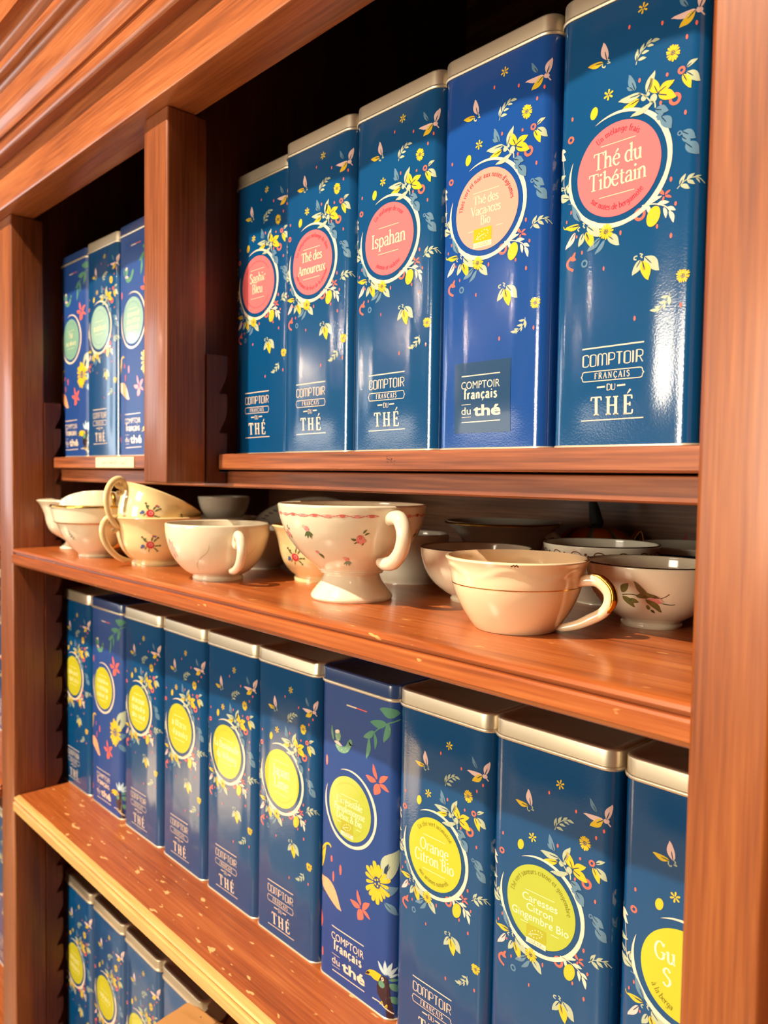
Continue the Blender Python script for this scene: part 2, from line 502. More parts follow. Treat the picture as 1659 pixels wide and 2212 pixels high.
# ------------------------------------------------------------------ lettering: a drawn serif (broad nib), a deco line face, and the built-in sans
GL = {
'a': (.52, 'c.09 .5 .2 .63 .34 .62 .4 .46;l.4 .46 .4 .08;c.4 .08 .43 0 .52 .04;c.4 .38 .2 .33 .08 .2 .13 .03 .28 .03 .4 .15'),
'b': (.55, 'l.12 1.04 .12 0;c.12 .48 .28 .64 .45 .52 .5 .33 .45 .12 .3 -.01 .12 .1;f.12 1.04'),
'c': (.48, 'c.43 .52 .29 .64 .13 .52 .07 .32 .13 .1 .29 -.01 .45 .11'),
'd': (.56, 'l.44 1.04 .44 0;c.44 .5 .28 .64 .12 .52 .07 .32 .12 .1 .27 -.01 .44 .12;f.44 1.04;h.44 0 .56 0'),
'e': (.5, 'l.09 .36 .44 .36;c.44 .36 .42 .55 .27 .64 .12 .52 .07 .32 .14 .1 .3 -.01 .45 .11'),
'f': (.34, 'c.4 .97 .31 1.05 .2 .96 .18 .8;l.18 .8 .18 0;h.04 .62 .34 .62;s.18 0'),
'g': (.54, 'c.42 .52 .26 .64 .12 .52 .08 .34 .13 .16 .27 .1 .42 .22;l.43 .62 .43 -.08;c.43 -.08 .38 -.27 .22 -.31 .08 -.22'),
'h': (.58, 'l.12 1.04 .12 0;c.12 .44 .24 .62 .38 .62 .45 .45;l.45 .45 .45 0;s.12 0;s.45 0;f.12 1.04'),
'i': (.28, 'l.14 .62 .14 0;s.14 0;f.14 .62;d.14 .86 .075'),
'j': (.28, 'l.14 .62 .14 -.15;c.14 -.15 .1 -.28 -.02 -.3;d.14 .86 .075;f.14 .62'),
'k': (.54, 'l.12 1.04 .12 0;l.12 .28 .42 .62;l.22 .38 .47 0;s.12 0;s.46 0;f.12 1.04'),
'l': (.28, 'l.14 1.04 .14 0;s.14 0;f.14 1.04'),
'm': (.86, 'l.12 .62 .12 0;c.12 .44 .23 .62 .35 .62 .42 .45;l.42 .45 .42 0;c.42 .44 .53 .62 .66 .62 .73 .45;l.73 .45 .73 0;s.12 0;s.42 0;s.73 0;f.12 .62'),
'n': (.58, 'l.12 .62 .12 0;c.12 .44 .24 .62 .38 .62 .45 .45;l.45 .45 .45 0;s.12 0;s.45 0;f.12 .62'),
'o': (.54, 'c.27 .63 .12 .52 .07 .31 .12 .1 .27 -.01 .42 .1 .47 .31 .42 .52 .27 .63'),
'p': (.56, 'l.12 .62 .12 -.3;c.12 .5 .28 .64 .44 .52 .49 .32 .44 .1 .3 -.01 .12 .12;s.12 -.3;f.12 .62'),
'q': (.56, 'l.44 .62 .44 -.3;c.44 .5 .28 .64 .12 .52 .07 .32 .12 .1 .27 -.01 .44 .12;s.44 -.3'),
'r': (.42, 'l.12 .62 .12 0;c.12 .4 .2 .58 .32 .63 .4 .58;s.12 0;f.12 .62'),
's': (.44, 'c.37 .53 .24 .63 .1 .53 .14 .39 .3 .29 .37 .16 .28 .01 .16 0 .06 .1'),
't': (.38, 'l.18 .82 .18 .14;c.18 .14 .24 0 .36 .05;h.04 .6 .36 .6'),
'u': (.58, 'l.12 .62 .12 .2;c.12 .2 .2 .0 .33 .02 .44 .18;l.44 .62 .44 0;f.12 .62;f.44 .62;h.44 0 .55 0'),
'v': (.5, 'l.06 .62 .26 0;t.26 0 .45 .62;h0 .62 .17 .62;h.36 .62 .53 .62'),
'x': (.52, 'l.08 .62 .44 0;t.08 0 .43 .62;h0 .62 .17 .62;h.34 .62 .5 .62;h0 0 .16 0;h.34 0 .52 0'),
'y': (.5, 'l.06 .62 .27 0;t.45 .62 .16 -.28;h0 .62 .17 .62;h.36 .62 .53 .62'),
'z': (.46, 'h.06 .6 .4 .6;l.4 .6 .07 .02;h.07 .02 .42 .02'),
'T': (.7, 'l.35 .98 .35 0;h.04 .97 .66 .97;v.06 .97 .04 .8;v.64 .97 .66 .8;S.35 0'),
'S': (.56, 'c.47 .82 .3 1 .12 .88 .12 .7 .3 .54 .47 .38 .46 .14 .28 -.02 .08 .14'),
'B': (.62, 'l.14 .98 .14 0;c.14 .97 .36 .97 .46 .76 .36 .54 .14 .53;c.2 .53 .42 .52 .53 .27 .42 .02 .14 .01;h.04 .98 .2 .98;h.04 0 .2 0'),
'L': (.58, 'l.16 .98 .16 0;h.06 .98 .28 .98;h.06 .02 .52 .02;v.53 .02 .55 .22'),
'D': (.74, 'l.16 .98 .16 0;c.16 .97 .46 .96 .64 .74 .66 .46 .56 .14 .36 .02 .16 .01;h.06 .98 .2 .98;h.06 0 .2 0'),
'V': (.68, 'l.08 .98 .36 0;t.36 0 .62 .98;h-.02 .98 .2 .98;h.52 .98 .72 .98'),
'P': (.6, 'l.16 .98 .16 0;c.16 .97 .42 .97 .54 .74 .42 .5 .16 .48;S.16 0;h.06 .98 .2 .98'),
'A': (.7, 't.08 0 .36 1;l.36 1 .62 0;h.18 .34 .54 .34;h-.02 0 .18 0;h.5 0 .74 0'),
'I': (.34, 'l.17 .98 .17 0;S.17 0;S.17 .98'),
'O': (.76, 'c.38 1 .16 .84 .08 .5 .16 .15 .38 -.01 .6 .15 .68 .5 .6 .84 .38 1'),
'J': (.38, 'l.22 .98 .22 .1;c.22 .1 .16 -.14 .02 -.18;S.22 .98'),
'C': (.68, 'c.6 .78 .4 1 .18 .86 .08 .5 .18 .14 .4 -.01 .62 .16;v.6 .78 .61 .96'),
'G': (.74, 'c.6 .78 .4 1 .18 .86 .08 .5 .18 .14 .4 -.01 .6 .12;l.6 .4 .6 .1;h.44 .42 .72 .42;v.6 .78 .61 .96'),
'U': (.72, 'l.16 .98 .16 .3;c.16 .3 .24 .03 .4 -.01 .54 .08 .58 .3;t.58 .3 .58 .98;S.16 .98;S.58 .98'),
'M': (.88, 't.14 0 .16 .98;l.16 .98 .44 .08;t.44 .08 .7 .98;l.7 .98 .72 0;S.14 0;S.72 0;h.06 .98 .2 .98;h.66 .98 .8 .98'),
'E': (.6, 'l.16 .98 .16 0;h.06 .97 .52 .97;h.16 .52 .42 .52;h.06 .02 .54 .02;v.52 .97 .53 .78;v.54 .02 .57 .23;v.42 .62 .42 .42'),
'H': (.78, 'l.16 .98 .16 0;l.6 .98 .6 0;h.16 .5 .6 .5;S.16 0;S.16 .98;S.6 0;S.6 .98'),
'F': (.56, 'l.16 .98 .16 0;h.06 .97 .52 .97;h.16 .5 .42 .5;v.52 .97 .53 .78;S.16 0'),
'R': (.66, 'l.16 .98 .16 0;c.16 .97 .42 .97 .52 .76 .42 .53 .16 .5;l.34 .5 .62 0;S.16 0;h.06 .98 .2 .98;h.54 0 .7 0'),
'N': (.78, 't.14 0 .14 .98;l.14 .98 .62 0;t.62 0 .62 .98;S.14 0;h.02 .98 .18 .98;S.62 .98'),
'&': (.76, 'c.66 .5 .54 .16 .32 -.01 .1 .12 .12 .36 .34 .54 .46 .76 .34 .98 .2 .84 .3 .58 .7 0'),
"'": (.2, 'v.1 1 .09 .78'),
'-': (.3, 'h.04 .3 .26 .3'),
}
ACC = {'é': 'e', 'è': 'e', 'ê': 'e', 'ç': 'c', 'à': 'a', 'ô': 'o', 'É': 'E', 'Ç': 'C', 'ï': 'i'}
DECO = {'C': 'C', 'O': 'O', 'M': 'M', 'P': 'P', 'T': 'T', 'I': 'I', 'R': 'R', 'D': 'D', 'U': 'U'}
def serif_width(txt, track=0.):
    return sum((.28 if c == ' ' else GL[ACC.get(c, c)][0])+track for c in txt)-track
def serif_text(art, txt, x, y, size, col, layer=3, weight=.125, nib=.32, align='C', track=0., xform=None):
    """size = cap height in mm"""
    W = serif_width(txt, track)*size
    cx = x-(W/2 if align == 'C' else 0)
    T = weight*size
    for ch in txt:
        if ch == ' ':
            cx += (.28+track)*size
            continue
        b = ACC.get(ch, ch)
        adv, spec = GL[b]
        X = xform(cx+adv*size/2-x, adv*size) if xform else None
        def pt(p, q):
            if X: 
                ox, oy, ca, sa = X
                lx, ly = (p-adv/2)*size, q*size
                return (ox+lx*ca-ly*sa, oy+lx*sa+ly*ca)
            return (cx+p*size, y+q*size)
        def seg(pts, w, nibv, smooth):
            art.stroke(pts, w, col, layer, smooth, nib=None)
        for st in spec.split(';'):
            k = st[0]
            q = list(map(float, st[1:].split()))
            P = list(zip(q[::2], q[1::2]))
            if k in 'cl':
                pp = catmull(P, 4) if k == 'c' else P
                # nib width computed in letter space, then placed
                v = []
                if len(pp) == 2: pp = [pp[0], ((pp[0][0]+pp[1][0])/2, (pp[0][1]+pp[1][1])/2), pp[1]]
                for i, p in enumerate(pp):
                    a, c = pp[max(0, i-1)], pp[min(len(pp)-1, i+1)]
                    dx, dy = c[0]-a[0], c[1]-a[1]
                    L = math.hypot(dx, dy) or 1
                    dx, dy = dx/L, dy/L
                    w = weight*(nib+(1-nib)*abs(dy)**1.2)/2
                    v += [pt(p[0]-dy*w, p[1]+dx*w), pt(p[0]+dy*w, p[1]-dx*w)]
                art.poly(v, [(2*i, 2*i+1, 2*i+3, 2*i+2) for i in range(len(pp)-1)], col, layer)
            elif k in 'ht v'.replace(' ', ''):
                a, c = P
                dx, dy = c[0]-a[0], c[1]-a[1]
                L = math.hypot(dx, dy)
                w = weight*{'h': .42, 't': .48, 'v': .5}[k]/2
                nx, ny = -dy/L*w, dx/L*w
                art.poly([pt(a[0]+nx, a[1]+ny), pt(a[0]-nx, a[1]-ny), pt(c[0]-nx, c[1]-ny), pt(c[0]+nx, c[1]+ny)], [(0, 1, 2, 3)], col, layer)
            elif k in 'sS':
                a = P[0]
                h, hw = weight*.4, (.11 if k == 's' else .15)
                yy = a[1] if a[1] < .5 else a[1]-h
                art.poly([pt(a[0]-hw, yy), pt(a[0]+hw, yy), pt(a[0]+hw, yy+h), pt(a[0]-hw, yy+h)], [(0, 1, 2, 3)], col, layer)
            elif k == 'f':
                a = P[0]
                art.poly([pt(a[0]-.14, a[1]-.06), pt(a[0]-.13, a[1]-.1), pt(a[0]+.04, a[1]-.06), pt(a[0]+weight/2, a[1]+.01)], [(0, 1, 2, 3)], col, layer)
            elif k == 'd':
                c0 = pt(q[0], q[1])
                art.ell(c0[0], c0[1], q[2]*size, q[2]*size, 0, col, layer, 10)
        if ch != b:
            top = .7 if b.islower() else 1.06
            mx = adv/2 if b.islower() else adv*.55
            def bar(x0, y0, x1, y1, w0, w1):
                dx, dy = x1-x0, y1-y0
                L = math.hypot(dx, dy)
                nx, ny = -dy/L, dx/L
                art.poly([pt(x0+nx*w0, y0+ny*w0), pt(x0-nx*w0, y0-ny*w0), pt(x1-nx*w1, y1-ny*w1), pt(x1+nx*w1, y1+ny*w1)], [(0, 1, 2, 3)], col, layer)
            if ch in 'éÉ': bar(mx-.06, top, mx+.12, top+.22, .02, .055)
            elif ch in 'èà': bar(mx-.12, top+.22, mx+.06, top, .055, .02)
            elif ch in 'êô':
                bar(mx-.14, top, mx, top+.18, .02, .035)
                bar(mx, top+.18, mx+.14, top, .035, .02)
            elif ch in 'çÇ':
                bar(mx, 0, mx+.02, -.14, .03, .03)
                bar(mx+.05, -.12, mx-.09, -.24, .05, .02)
        cx += (adv+track)*size
def arc_text(art, txt, cx, cy, r, size, col, top=True, layer=3, track=.03, mid=None, weight=.14):
    """letters set round a circle; mid = centre angle in degrees"""
    mid = math.radians(mid if mid is not None else (90 if top else -90))
    def xf(off, adv):
        a = mid-off/r if top else mid+off/r
        ox, oy = cx+r*math.cos(a), cy+r*math.sin(a)
        t = a-math.pi/2 if top else a+math.pi/2
        return (ox, oy, math.cos(t), math.sin(t))
    W = serif_width(txt, track)*size
    serif_text(art, txt, W/2-W/2, 0, size, col, layer, weight=weight, nib=.45, track=track, xform=xf)
def deco_text(art, txt, x0, x1, y, h, col, w=.045, layer=3):
    """tall narrow line capitals with doubled left stems"""
    wid = {'M': 1.5, 'I': .35, 'T': .95}
    tot = sum(wid.get(c, 1) for c in txt)
    gap = .28
    k = (x1-x0)/(tot+gap*(len(txt)-1))
    cx = x0
    W = w*h
    d = .085*h
    for c in txt:
        a = wid.get(c, 1)*k
        S = lambda pts, sm=True: art.stroke([(cx+p*a, y+q*h) for p, q in pts], W, col, layer, sm)
        V = lambda px: art.stroke([(cx+px*a+d, y+.04*h), (cx+px*a+d, y+.96*h)], W*.8, col, layer, False)
        e = .05
        if c == 'C':
            S([(1, .78), (.95, .95), (.5, 1), (.06, .93), (0, .75), (0, .5), (0, .25), (.06, .07), (.5, 0), (.95, .05), (1, .22)])
            V(0)
        elif c == 'O':
            S([(.5, 1), (.06, .93), (0, .75), (0, .5), (0, .25), (.06, .07), (.5, 0), (.94, .07), (1, .25), (1, .5), (1, .75), (.94, .93), (.5, 1)])
            V(0)
        elif c == 'M':
            S([(0, 0), (0, .5), (0, .8), (.1, .97), (.25, 1), (.4, .97), (.5, .8), (.5, .5), (.5, 0)])
            S([(.5, .7), (.56, .93), (.75, 1), (.94, .93), (1, .7), (1, .4), (1, 0)])
            V(0)
            V(.46)
        elif c == 'P':
            S([(0, 0), (0, 1)], False)
            S([(0, 1), (.6, 1), (.95, .9), (1, .72), (.95, .52), (.6, .43), (0, .43)])
            V(0)
        elif c == 'R':
            S([(0, 0), (0, 1)], False)
            S([(0, 1), (.6, 1), (.95, .9), (1, .74), (.95, .56), (.6, .48), (0, .48)])
            S([(.5, .48), (1, 0)], False)
            V(0)
        elif c == 'T':
            S([(0, 1), (1, 1)], False)
            S([(.44, 0), (.44, 1)], False)
            V(.44)
        elif c == 'I':
            S([(.2, 0), (.2, 1)], False)
            V(.2)
        elif c == 'D':
            S([(0, 0), (0, 1)], False)
            S([(0, 1), (.5, 1), (.95, .85), (1, .5), (.95, .15), (.5, 0), (0, 0)])
            V(0)
        elif c == 'U':
            S([(0, 1), (0, .5), (0, .25), (.1, .06), (.5, 0), (.9, .06), (1, .25), (1, .5), (1, 1)])
            V(0)
        cx += a+gap*k
_sans = {}
def sans_text(art, txt, x0, x1, y, h, col, layer=3, bold=0., align_h=True):
    """built-in sans stretched to the box x0..x1, cap height h"""
    key = txt
    if key not in _sans:
        cu = bpy.data.curves.new('lettering', 'FONT')
        cu.body = txt
        cu.size = 1
        cu.resolution_u = 3
        o = bpy.data.objects.new('lettering', cu)
        COL.objects.link(o)
        dg = bpy.context.evaluated_depsgraph_get()
        me = bpy.data.meshes.new_from_object(o.evaluated_get(dg))
        vs = [(v.co.x, v.co.y) for v in me.vertices]
        fs = [tuple(p.vertices) for p in me.polygons]
        bpy.data.objects.remove(o)
        bpy.data.meshes.remove(me)
        bpy.data.curves.remove(cu)
        _sans[key] = (vs, fs)
    vs, fs = _sans[key]
    mnx, mxx = min(a for a, b in vs), max(a for a, b in vs)
    s = h/.729
    kx = (x1-x0)/(mxx-mnx)
    for i, (dx, dy) in enumerate([(0, 0)] if not bold else [(i*bold*s, j*bold*s) for i in (-1, 0, 1) for j in (-.6, 0, .6)]):
        art.poly([(x0+(a-mnx)*kx+dx, y+b*s+dy) for a, b in vs], fs, col, layer+.12*i)
def scribble(art, x0, x1, y, h, col, seed, layer=3, w=.35):
    """unreadably small lettering: a row of uneven pen strokes"""
    rnd = random.Random(seed)
    x = x0
    while x < x1:
        k = rnd.random()
        if k < .12:
            x += h*.5
            continue
        t = h*(1.5 if k > .8 else 1)
        if k > .5: art.stroke([(x, y), (x, y+t)], w, col, layer, False)
        else: art.stroke([(x, y+h), (x+h*.35, y+h*.9), (x+h*.3, y+.1*h), (x, y)], w, col, layer)
        x += h*.62
# ------------------------------------------------------------------ bookcase
case = thing('bookcase', 'tall reddish brown wooden bookcase with moulded crown and fluted right pilaster', 'bookcase', (.4, .2, -1.1))
CL = Vector((.4, .2, -1.1))
def part(mb, name, parent=case, angle=35, smooth=True):
    o = mb.build(name, smooth=smooth, angle=angle)
    o.parent = parent
    if parent is case: o.matrix_parent_inverse = Matrix.Translation(-CL)
    return o
XL, XR = -.75, 1.25
D = .40
# header and crown, one strip per moulding
mb = MB()
mb.extrude([(.0275, .7194), (-.0100, .7194), (-.0112, .7200), (-.0118, .7215), (-.0120, .724), (-.0120, .7676), (-.0120, 1.05), (.0275, 1.05)], 'X', XL, XR, 'wood_x')
part(mb, 'header_rail')
mb = MB()
mb.extrude([(-.0118, .7694), (-.0235, .7679), (-.0250, .7692), (-.0265, .7730), (-.0260, .7782), (-.0235, .7835), (-.0235, .7860), (-.0118, .7860)], 'X', XL, XR, 'wood_x')
part(mb, 'bead_moulding')
og = catmull([(-.0260, .7862), (-.0268, .7899), (-.0285, .7950), (-.0310, .8003), (-.0325, .8073), (-.0340, .8176), (-.0355, .8248), (-.0375, .8284), (-.0405, .8293), (-.0440, .8322), (-.0452, .8378), (-.0440, .8418)], 4)
mb = MB()
mb.extrude([(-.0118, .7862)]+og+[(-.0118, .8418)], 'X', XL, XR, 'wood_x')
part(mb, 'ogee_moulding', angle=50)
cv = catmull([(-.0430, .8419), (-.0427, .8470), (-.0430, .8529), (-.0450, .8575), (-.0500, .8598), (-.0555, .8606)], 4)
mb = MB()
mb.extrude([(-.0118, .8419)]+cv+[(-.0575, .8600), (-.0572, .8640), (-.0590, .8720), (-.0605, .8942), (-.0600, .920), (-.0640, .930), (-.0640, 1.05), (-.0118, 1.05)], 'X', XL, XR, 'wood_x')
part(mb, 'cornice_cap', angle=40)
# uprights
def post(x0, x1, z0, z1):
    return bevel_box(x0, x1, 0, .0388, z0, z1, 'wood_z', .0022, 3)
part(post(-.0485, 0, -1.1, .7192), 'stile')
part(post(.3495, .3925, .3985, .7192), 'divider_post')
# right pilaster with flutes
pf = [(.8617, .0388), (.8617, .0022), (.8640, 0)]
pf += catmull([(.8640, 0), (.8900, -.0003), (.8945, .0006), (.8975, .0052), (.9005, .0068), (.9040, .0050), (.9056, .0006)], 3)[1:]
pf += catmull([(.9056, .0006), (.9070, -.0050), (.9110, -.0092), (.9170, -.0104), (.9230, -.0088), (.9270, -.0040), (.9285, .0014), (.9310, .0054), (.9340, .0050), (.9360, .0004)], 3)[1:]
pf += catmull([(.9360, .0004), (.9380, -.0060), (.9450, -.0096), (.9560, -.0096), (.9620, -.0056), (.9640, .0004)], 3)[1:]
pf += [(1.03, 0), (1.03, .0388)]
pf = [(a, b-.0045) if b < .03 else (a, b) for a, b in pf]
mb = MB()
mb.extrude(pf, 'Z', -1.1, .7192, 'wood_pilaster')
part(mb, 'pilaster', angle=40)
# carcass
def plain(x0, x1, y0, y1, z0, z1, m):
    mb = MB()
    mb.box(x0, x1, y0, y1, z0, z1, m)
    return mb
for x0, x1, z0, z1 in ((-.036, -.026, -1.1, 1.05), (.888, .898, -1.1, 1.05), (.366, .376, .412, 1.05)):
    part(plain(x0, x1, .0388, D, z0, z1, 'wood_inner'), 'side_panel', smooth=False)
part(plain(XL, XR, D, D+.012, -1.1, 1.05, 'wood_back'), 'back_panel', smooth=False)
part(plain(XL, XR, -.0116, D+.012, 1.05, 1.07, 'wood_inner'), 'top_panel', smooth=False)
# saw-tooth shelf rails
def rail(xf, z0, z1, teeth0):
    yb, yn, y0, pitch = .0590, .0508, .0389, .0356
    pr = [(y0, z0), (y0, z1), (yb, z1)]
    z = teeth0
    while z > z0+.004:
        pr += [(yb, min(z+.0185, z1-.001)), (yb-.002, z+.012), (yn, z), (yb-.0006, z-.0004), (yb, z-.002)]
        z -= pitch
    pr += [(yb, z0)]
    mb = MB()
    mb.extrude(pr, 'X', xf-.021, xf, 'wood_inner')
    return part(mb, 'shelf_rail', smooth=False)
r1 = rail(.3945, .3990, .5142, .4803)
r2 = rail(.0015, -1.1, .4940, .462)
def dot(parent, name, x, y, z, r, m, deep=.0012):
    mb = MB()
    prof = [(0, .0004), (r*.45, .0004), (r*.5, -.0004), (r*.75, deep*.8), (r, .0002)]
    mb.lathe(prof, m, 20)
    o = mb.build(name)
    o.parent = parent
    o.matrix_parent_inverse = parent.matrix_parent_inverse.copy() if parent is case else Matrix.Translation(-CL)
    o.matrix_basis = Matrix.Translation((x, y, z)) @ Matrix.Rotation(math.pi/2, 4, 'Y')
    return o
dot(r1, 'screw', .3947, .0470, .5015, .0030, 'screw_steel')
dot(r1, 'screw_hole', .3944, .0478, .4308, .0016, 'hole_dark', .0007)
for z in (.465, .270, -.19):
    dot(r2, 'screw', .0017, .0470, z, .0016, 'screw_steel', .0006)

# ------------------------------------------------------------------ floor of the shop
mb = MB()
mb.box(-6, 6, -7, .6, -1.12, -1.1, 'wood_floor')
fl = mb.build('floor', smooth=False)
fl['kind'] = 'structure'

# ------------------------------------------------------------------ shelf boards
def moulded(top, bot, m, edge=None):
    f = -.0020
    p = [(D-.002, top), (f+.0075, top), (f+.0040, top-.0003), (f+.0018, top-.0014), (f+.0008, top-.0032), (f+.0014, top-.0044),
         (f+.0042, top-.0050), (f+.0044, top-.0062), (f+.0012, top-.0068), (f, top-.0080), (f, bot+.0042), (f+.0006, bot+.0034), (f+.0022, bot+.0030), (f+.0030, bot+.0010), (f+.0045, bot), (D-.002, bot)]
    return p
def shelf(name, label, prof, x0, x1, m, m_edge=None, group=None, notch=False):
    mb = MB()
    mb.extrude(prof, 'X', x0, x1, m)
    if m_edge:
        s = mb.slot(m_edge)
        n = len(prof)
        for i in range(1, n-2): mb.m[i] = s
    if notch:   # the right end runs on behind the pilaster
        mb.box(x1, .8865, .0400, D-.002, prof[-1][1], prof[0][1], m)
    c = Vector(((x0+x1)/2, .2, prof[-1][1]))
    mb.v = [(a-c.x, b-c.y, d-c.z) for a, b, d in mb.v]
    o = mb.build(name, loc=c, angle=28)
    tag(o, label, 'shelf', group)
    return o
ZU, ZC = .4255, .3115
shelf('shelf_board', 'orange brown moulded shelf board carrying all the teacups', moulded(ZC, ZC-.0205, 'wood_shelf'), .0018, .8618, 'wood_shelf', notch=True)
shelf('shelf_board', 'scratched shelf board with pale worn moulded edge under tins with yellow labels', moulded(0, -.0215, 'wood_shelf_worn'), .0018, .8618, 'wood_shelf_worn', 'wood_edge_pale', notch=True)
shelf('shelf_board', 'lowest shelf board beneath the partly hidden bottom row of tins', moulded(-.38, -.4015, 'wood_shelf_worn'), .0018, .8618, 'wood_shelf_worn', notch=True)
def slab(top, bot, yf, m):
    return [(D-.002, top), (yf+.0016, top), (yf+.0004, top-.0006), (yf, top-.0018), (yf, bot+.0014), (yf+.0008, bot+.0004), (yf+.002, bot), (D-.002, bot)]
shelf('shelf_board', 'thin red brown shelf with chipped left end under five tins with pink labels', slab(ZU, ZU-.0140, .0495, ''), .3965, .8865, 'wood_red')
shelf('shelf_board', 'short shelf with a paper price strip under three tins with green labels', slab(ZU, ZU-.0140, .0495, ''), .0030, .3600, 'wood_red')
shelf('ledge_board', 'knotty red brown board just below the upper shelves and above the teacups', slab(ZU-.0152, ZU-.0302, .0600, ''), -.0235, .8865, 'wood_red')
for i, z in enumerate((ZC, 0, -.38)):
    t = ('upper', 'middle', 'lowest')[i]
    shelf('shelf_board', t+' shelf board of the neighbouring bay beyond the left post', moulded(z, z-.0205, ''), -.70, -.0505, 'wood_shelf', group='shelves of the next bay')
# paper strip with illegible handwriting on the short shelf
mb = bevel_box(.1320, .2285, .0486, .0493, .4126, .4243, 'paper', .0003, 1)
pl = mb.build('paper_strip')
tag(pl, 'small cream paper strip with faint handwriting on the short upper shelf edge', 'label')
a = Art()
rnd = random.Random(4)
for x0 in (16, 36, 44, 66):
    x = x0
    for _ in range(rnd.randint(4, 7)):
        y = 5+rnd.uniform(-1, 1)
        a.stroke([(x, y), (x+.8, y+rnd.uniform(1, 2.4)), (x+1.6, y-rnd.uniform(0, 1.4)), (x+2.4, y+.6)], .5, 'X', 1)
        x += 2.6
hw = link('handwriting', a.mesh('handwriting', lambda u, v, o: (.1320+u*.001, .0486-o, .4126+v*.001)), pl)
# dark scuff on the edge of the pink tins' shelf
a = Art()
for i in range(26):
    x, y = rnd.gauss(0, 3.4), rnd.gauss(0, 1.6)
    an = rnd.uniform(-.9, .9)
    L = rnd.uniform(.6, 2.0)
    a.stroke([(x, y), (x+L*math.cos(an), y+L*math.sin(an))], rnd.uniform(.12, .4), 'D', 1, False)
scf = a.mesh('scuff', lambda u, v, o: (.619+u*.001, .0495-o*.3, .4185+v*.001))
scf.materials.clear()
scf.materials.append(MATS['ink_black'])
sho = [o for o in COL.objects if o.name.startswith('shelf_board') and 'chipped' in o.get('label', '')][0]
so = link('scuff_mark', scf, sho)
so.matrix_parent_inverse = Matrix.Translation(-sho.location)
# ------------------------------------------------------------------ tea tins
TW, TD, TH, RC = .0886, .0886, .2425, .0095      # body width, depth, height to the lid, corner radius
LID = .2545
def sstep(t):
    t = max(0., min(1., t))
    return t*t*(3-2*t)
def face_in(u, v):
    """how far the front panel is pressed in (negative: bulges out) (metres) at u, v (metres)"""
    e = min(u-RC, TW-RC-u)
    if e <= 0: return 0.
    return -.0011*sstep(e/.018)*sstep((v-.002)/.034)*sstep((TH-.002-v)/.022)
def tin_pt(u, v, off=0.):
    """u along the front from the left edge wrapping round both corners, v up; local: x centred, front at y=0"""
    if u < RC:
        ph = (RC-u)/RC
        if ph <= math.pi/2: x, y, nx, ny = RC-RC*math.sin(ph), RC-RC*math.cos(ph), -math.sin(ph), -math.cos(ph)
        else: x, y, nx, ny = 0, RC+(ph-math.pi/2)*RC, -1, 0
    elif u > TW-RC:
        ph = (u-(TW-RC))/RC
        if ph <= math.pi/2: x, y, nx, ny = TW-RC+RC*math.sin(ph), RC-RC*math.cos(ph), math.sin(ph), -math.cos(ph)
        else: x, y, nx, ny = TW, RC+(ph-math.pi/2)*RC, 1, 0
    else: x, y, nx, ny = u, face_in(u, v), 0, -1
    return (x-TW/2+nx*off, y+ny*off, v)
def on_tin(u, v, off):
    return tin_pt(u*.001, v*.001, off)
def on_tin_low(u, v, off):
    return tin_pt(u*.001, (v-6.2)*.001, off)     # the print of the lower rows sits 6 mm deeper
def loop(grow, z, n=6, r=RC):
    """rounded square outline at height z"""
    pts = []
    r2 = r+grow
    for cx, cy, a0 in ((TW/2-r, r, -90), (TW/2-r, TD-r, 0), (-TW/2+r, TD-r, 90), (-TW/2+r, r, 180)):
        for i in range(n+1):
            a = math.radians(a0+90*i/n)
            pts.append((cx+r2*math.cos(a), cy+r2*math.sin(a), z))
    return pts
def stack(mb, loops, m, cap_top=True, cap_bot=True):
    k = len(loops[0])
    v = [p for l in loops for p in l]
    f = []
    for j in range(len(loops)-1):
        for i in range(k):
            f.append((j*k+i, j*k+(i+1) % k, (j+1)*k+(i+1) % k, (j+1)*k+i))
    if cap_bot: f.append(tuple(range(k-1, -1, -1)))
    if cap_top: f.append(tuple(range((len(loops)-1)*k, len(loops)*k)))
    mb.add(v, f, m)
def body_mesh(m):
    mb = MB()
    us = [RC-RC*math.pi/2+RC*math.pi/2*i/8 for i in range(8)]+[RC+(TW-2*RC)*i/26 for i in range(27)]+[TW-RC+RC*math.pi/2*(i+1)/8 for i in range(8)]
    vs = [.0012+(TH-.0012)*j/44 for j in range(45)]
    k = len(us)
    v = [tin_pt(u, z) for z in vs for u in us]
    f = [(j*k+i, j*k+i+1, (j+1)*k+i+1, (j+1)*k+i) for j in range(len(vs)-1) for i in range(k-1)]
    mb.add(v, f, m)
    # plain sides and back
    L = [p for p in loop(0, 0) if p[1] >= RC-1e-6]
    L = [(TW/2, RC, 0)]+[p for p in L if p[1] > RC+1e-6]+[(-TW/2, RC, 0)]
    w = [(x, y, z) for z in (.0012, TH) for x, y, _ in L]
    q = len(L)
    mb.add(w, [(i, i+1, q+i+1, q+i) for i in range(q-1)]+[tuple(range(q))], m)
    return mb.mesh('tin_body', True, 40)
BODY = {k: body_mesh(k) for k in ('tin_teal', 'tin_blue', 'tin_navy')}
def lid_mesh(m, rim):
    mb = MB()
    stack(mb, [loop(.0001, TH-.0004), loop(.0009, TH-.0006), loop(.0014, TH+.0002), loop(.0014, TH+.0010), loop(.0009, TH+.0017), loop(.0003, TH+.0018)], rim, False, True)
    stack(mb, [loop(.0003, TH+.0018), loop(.0003, LID-.0014), loop(.0001, LID-.0007), loop(-.0004, LID-.0002), loop(-.0011, LID), loop(-.0040, LID), loop(-.0052, LID-.0006)], m, True, False)
    return mb.mesh('tin_lid', True, 45)
LIDS = {'silver': lid_mesh('tin_silver', 'tin_silver'), 'navy': lid_mesh('lid_navy', 'rim_pale')}
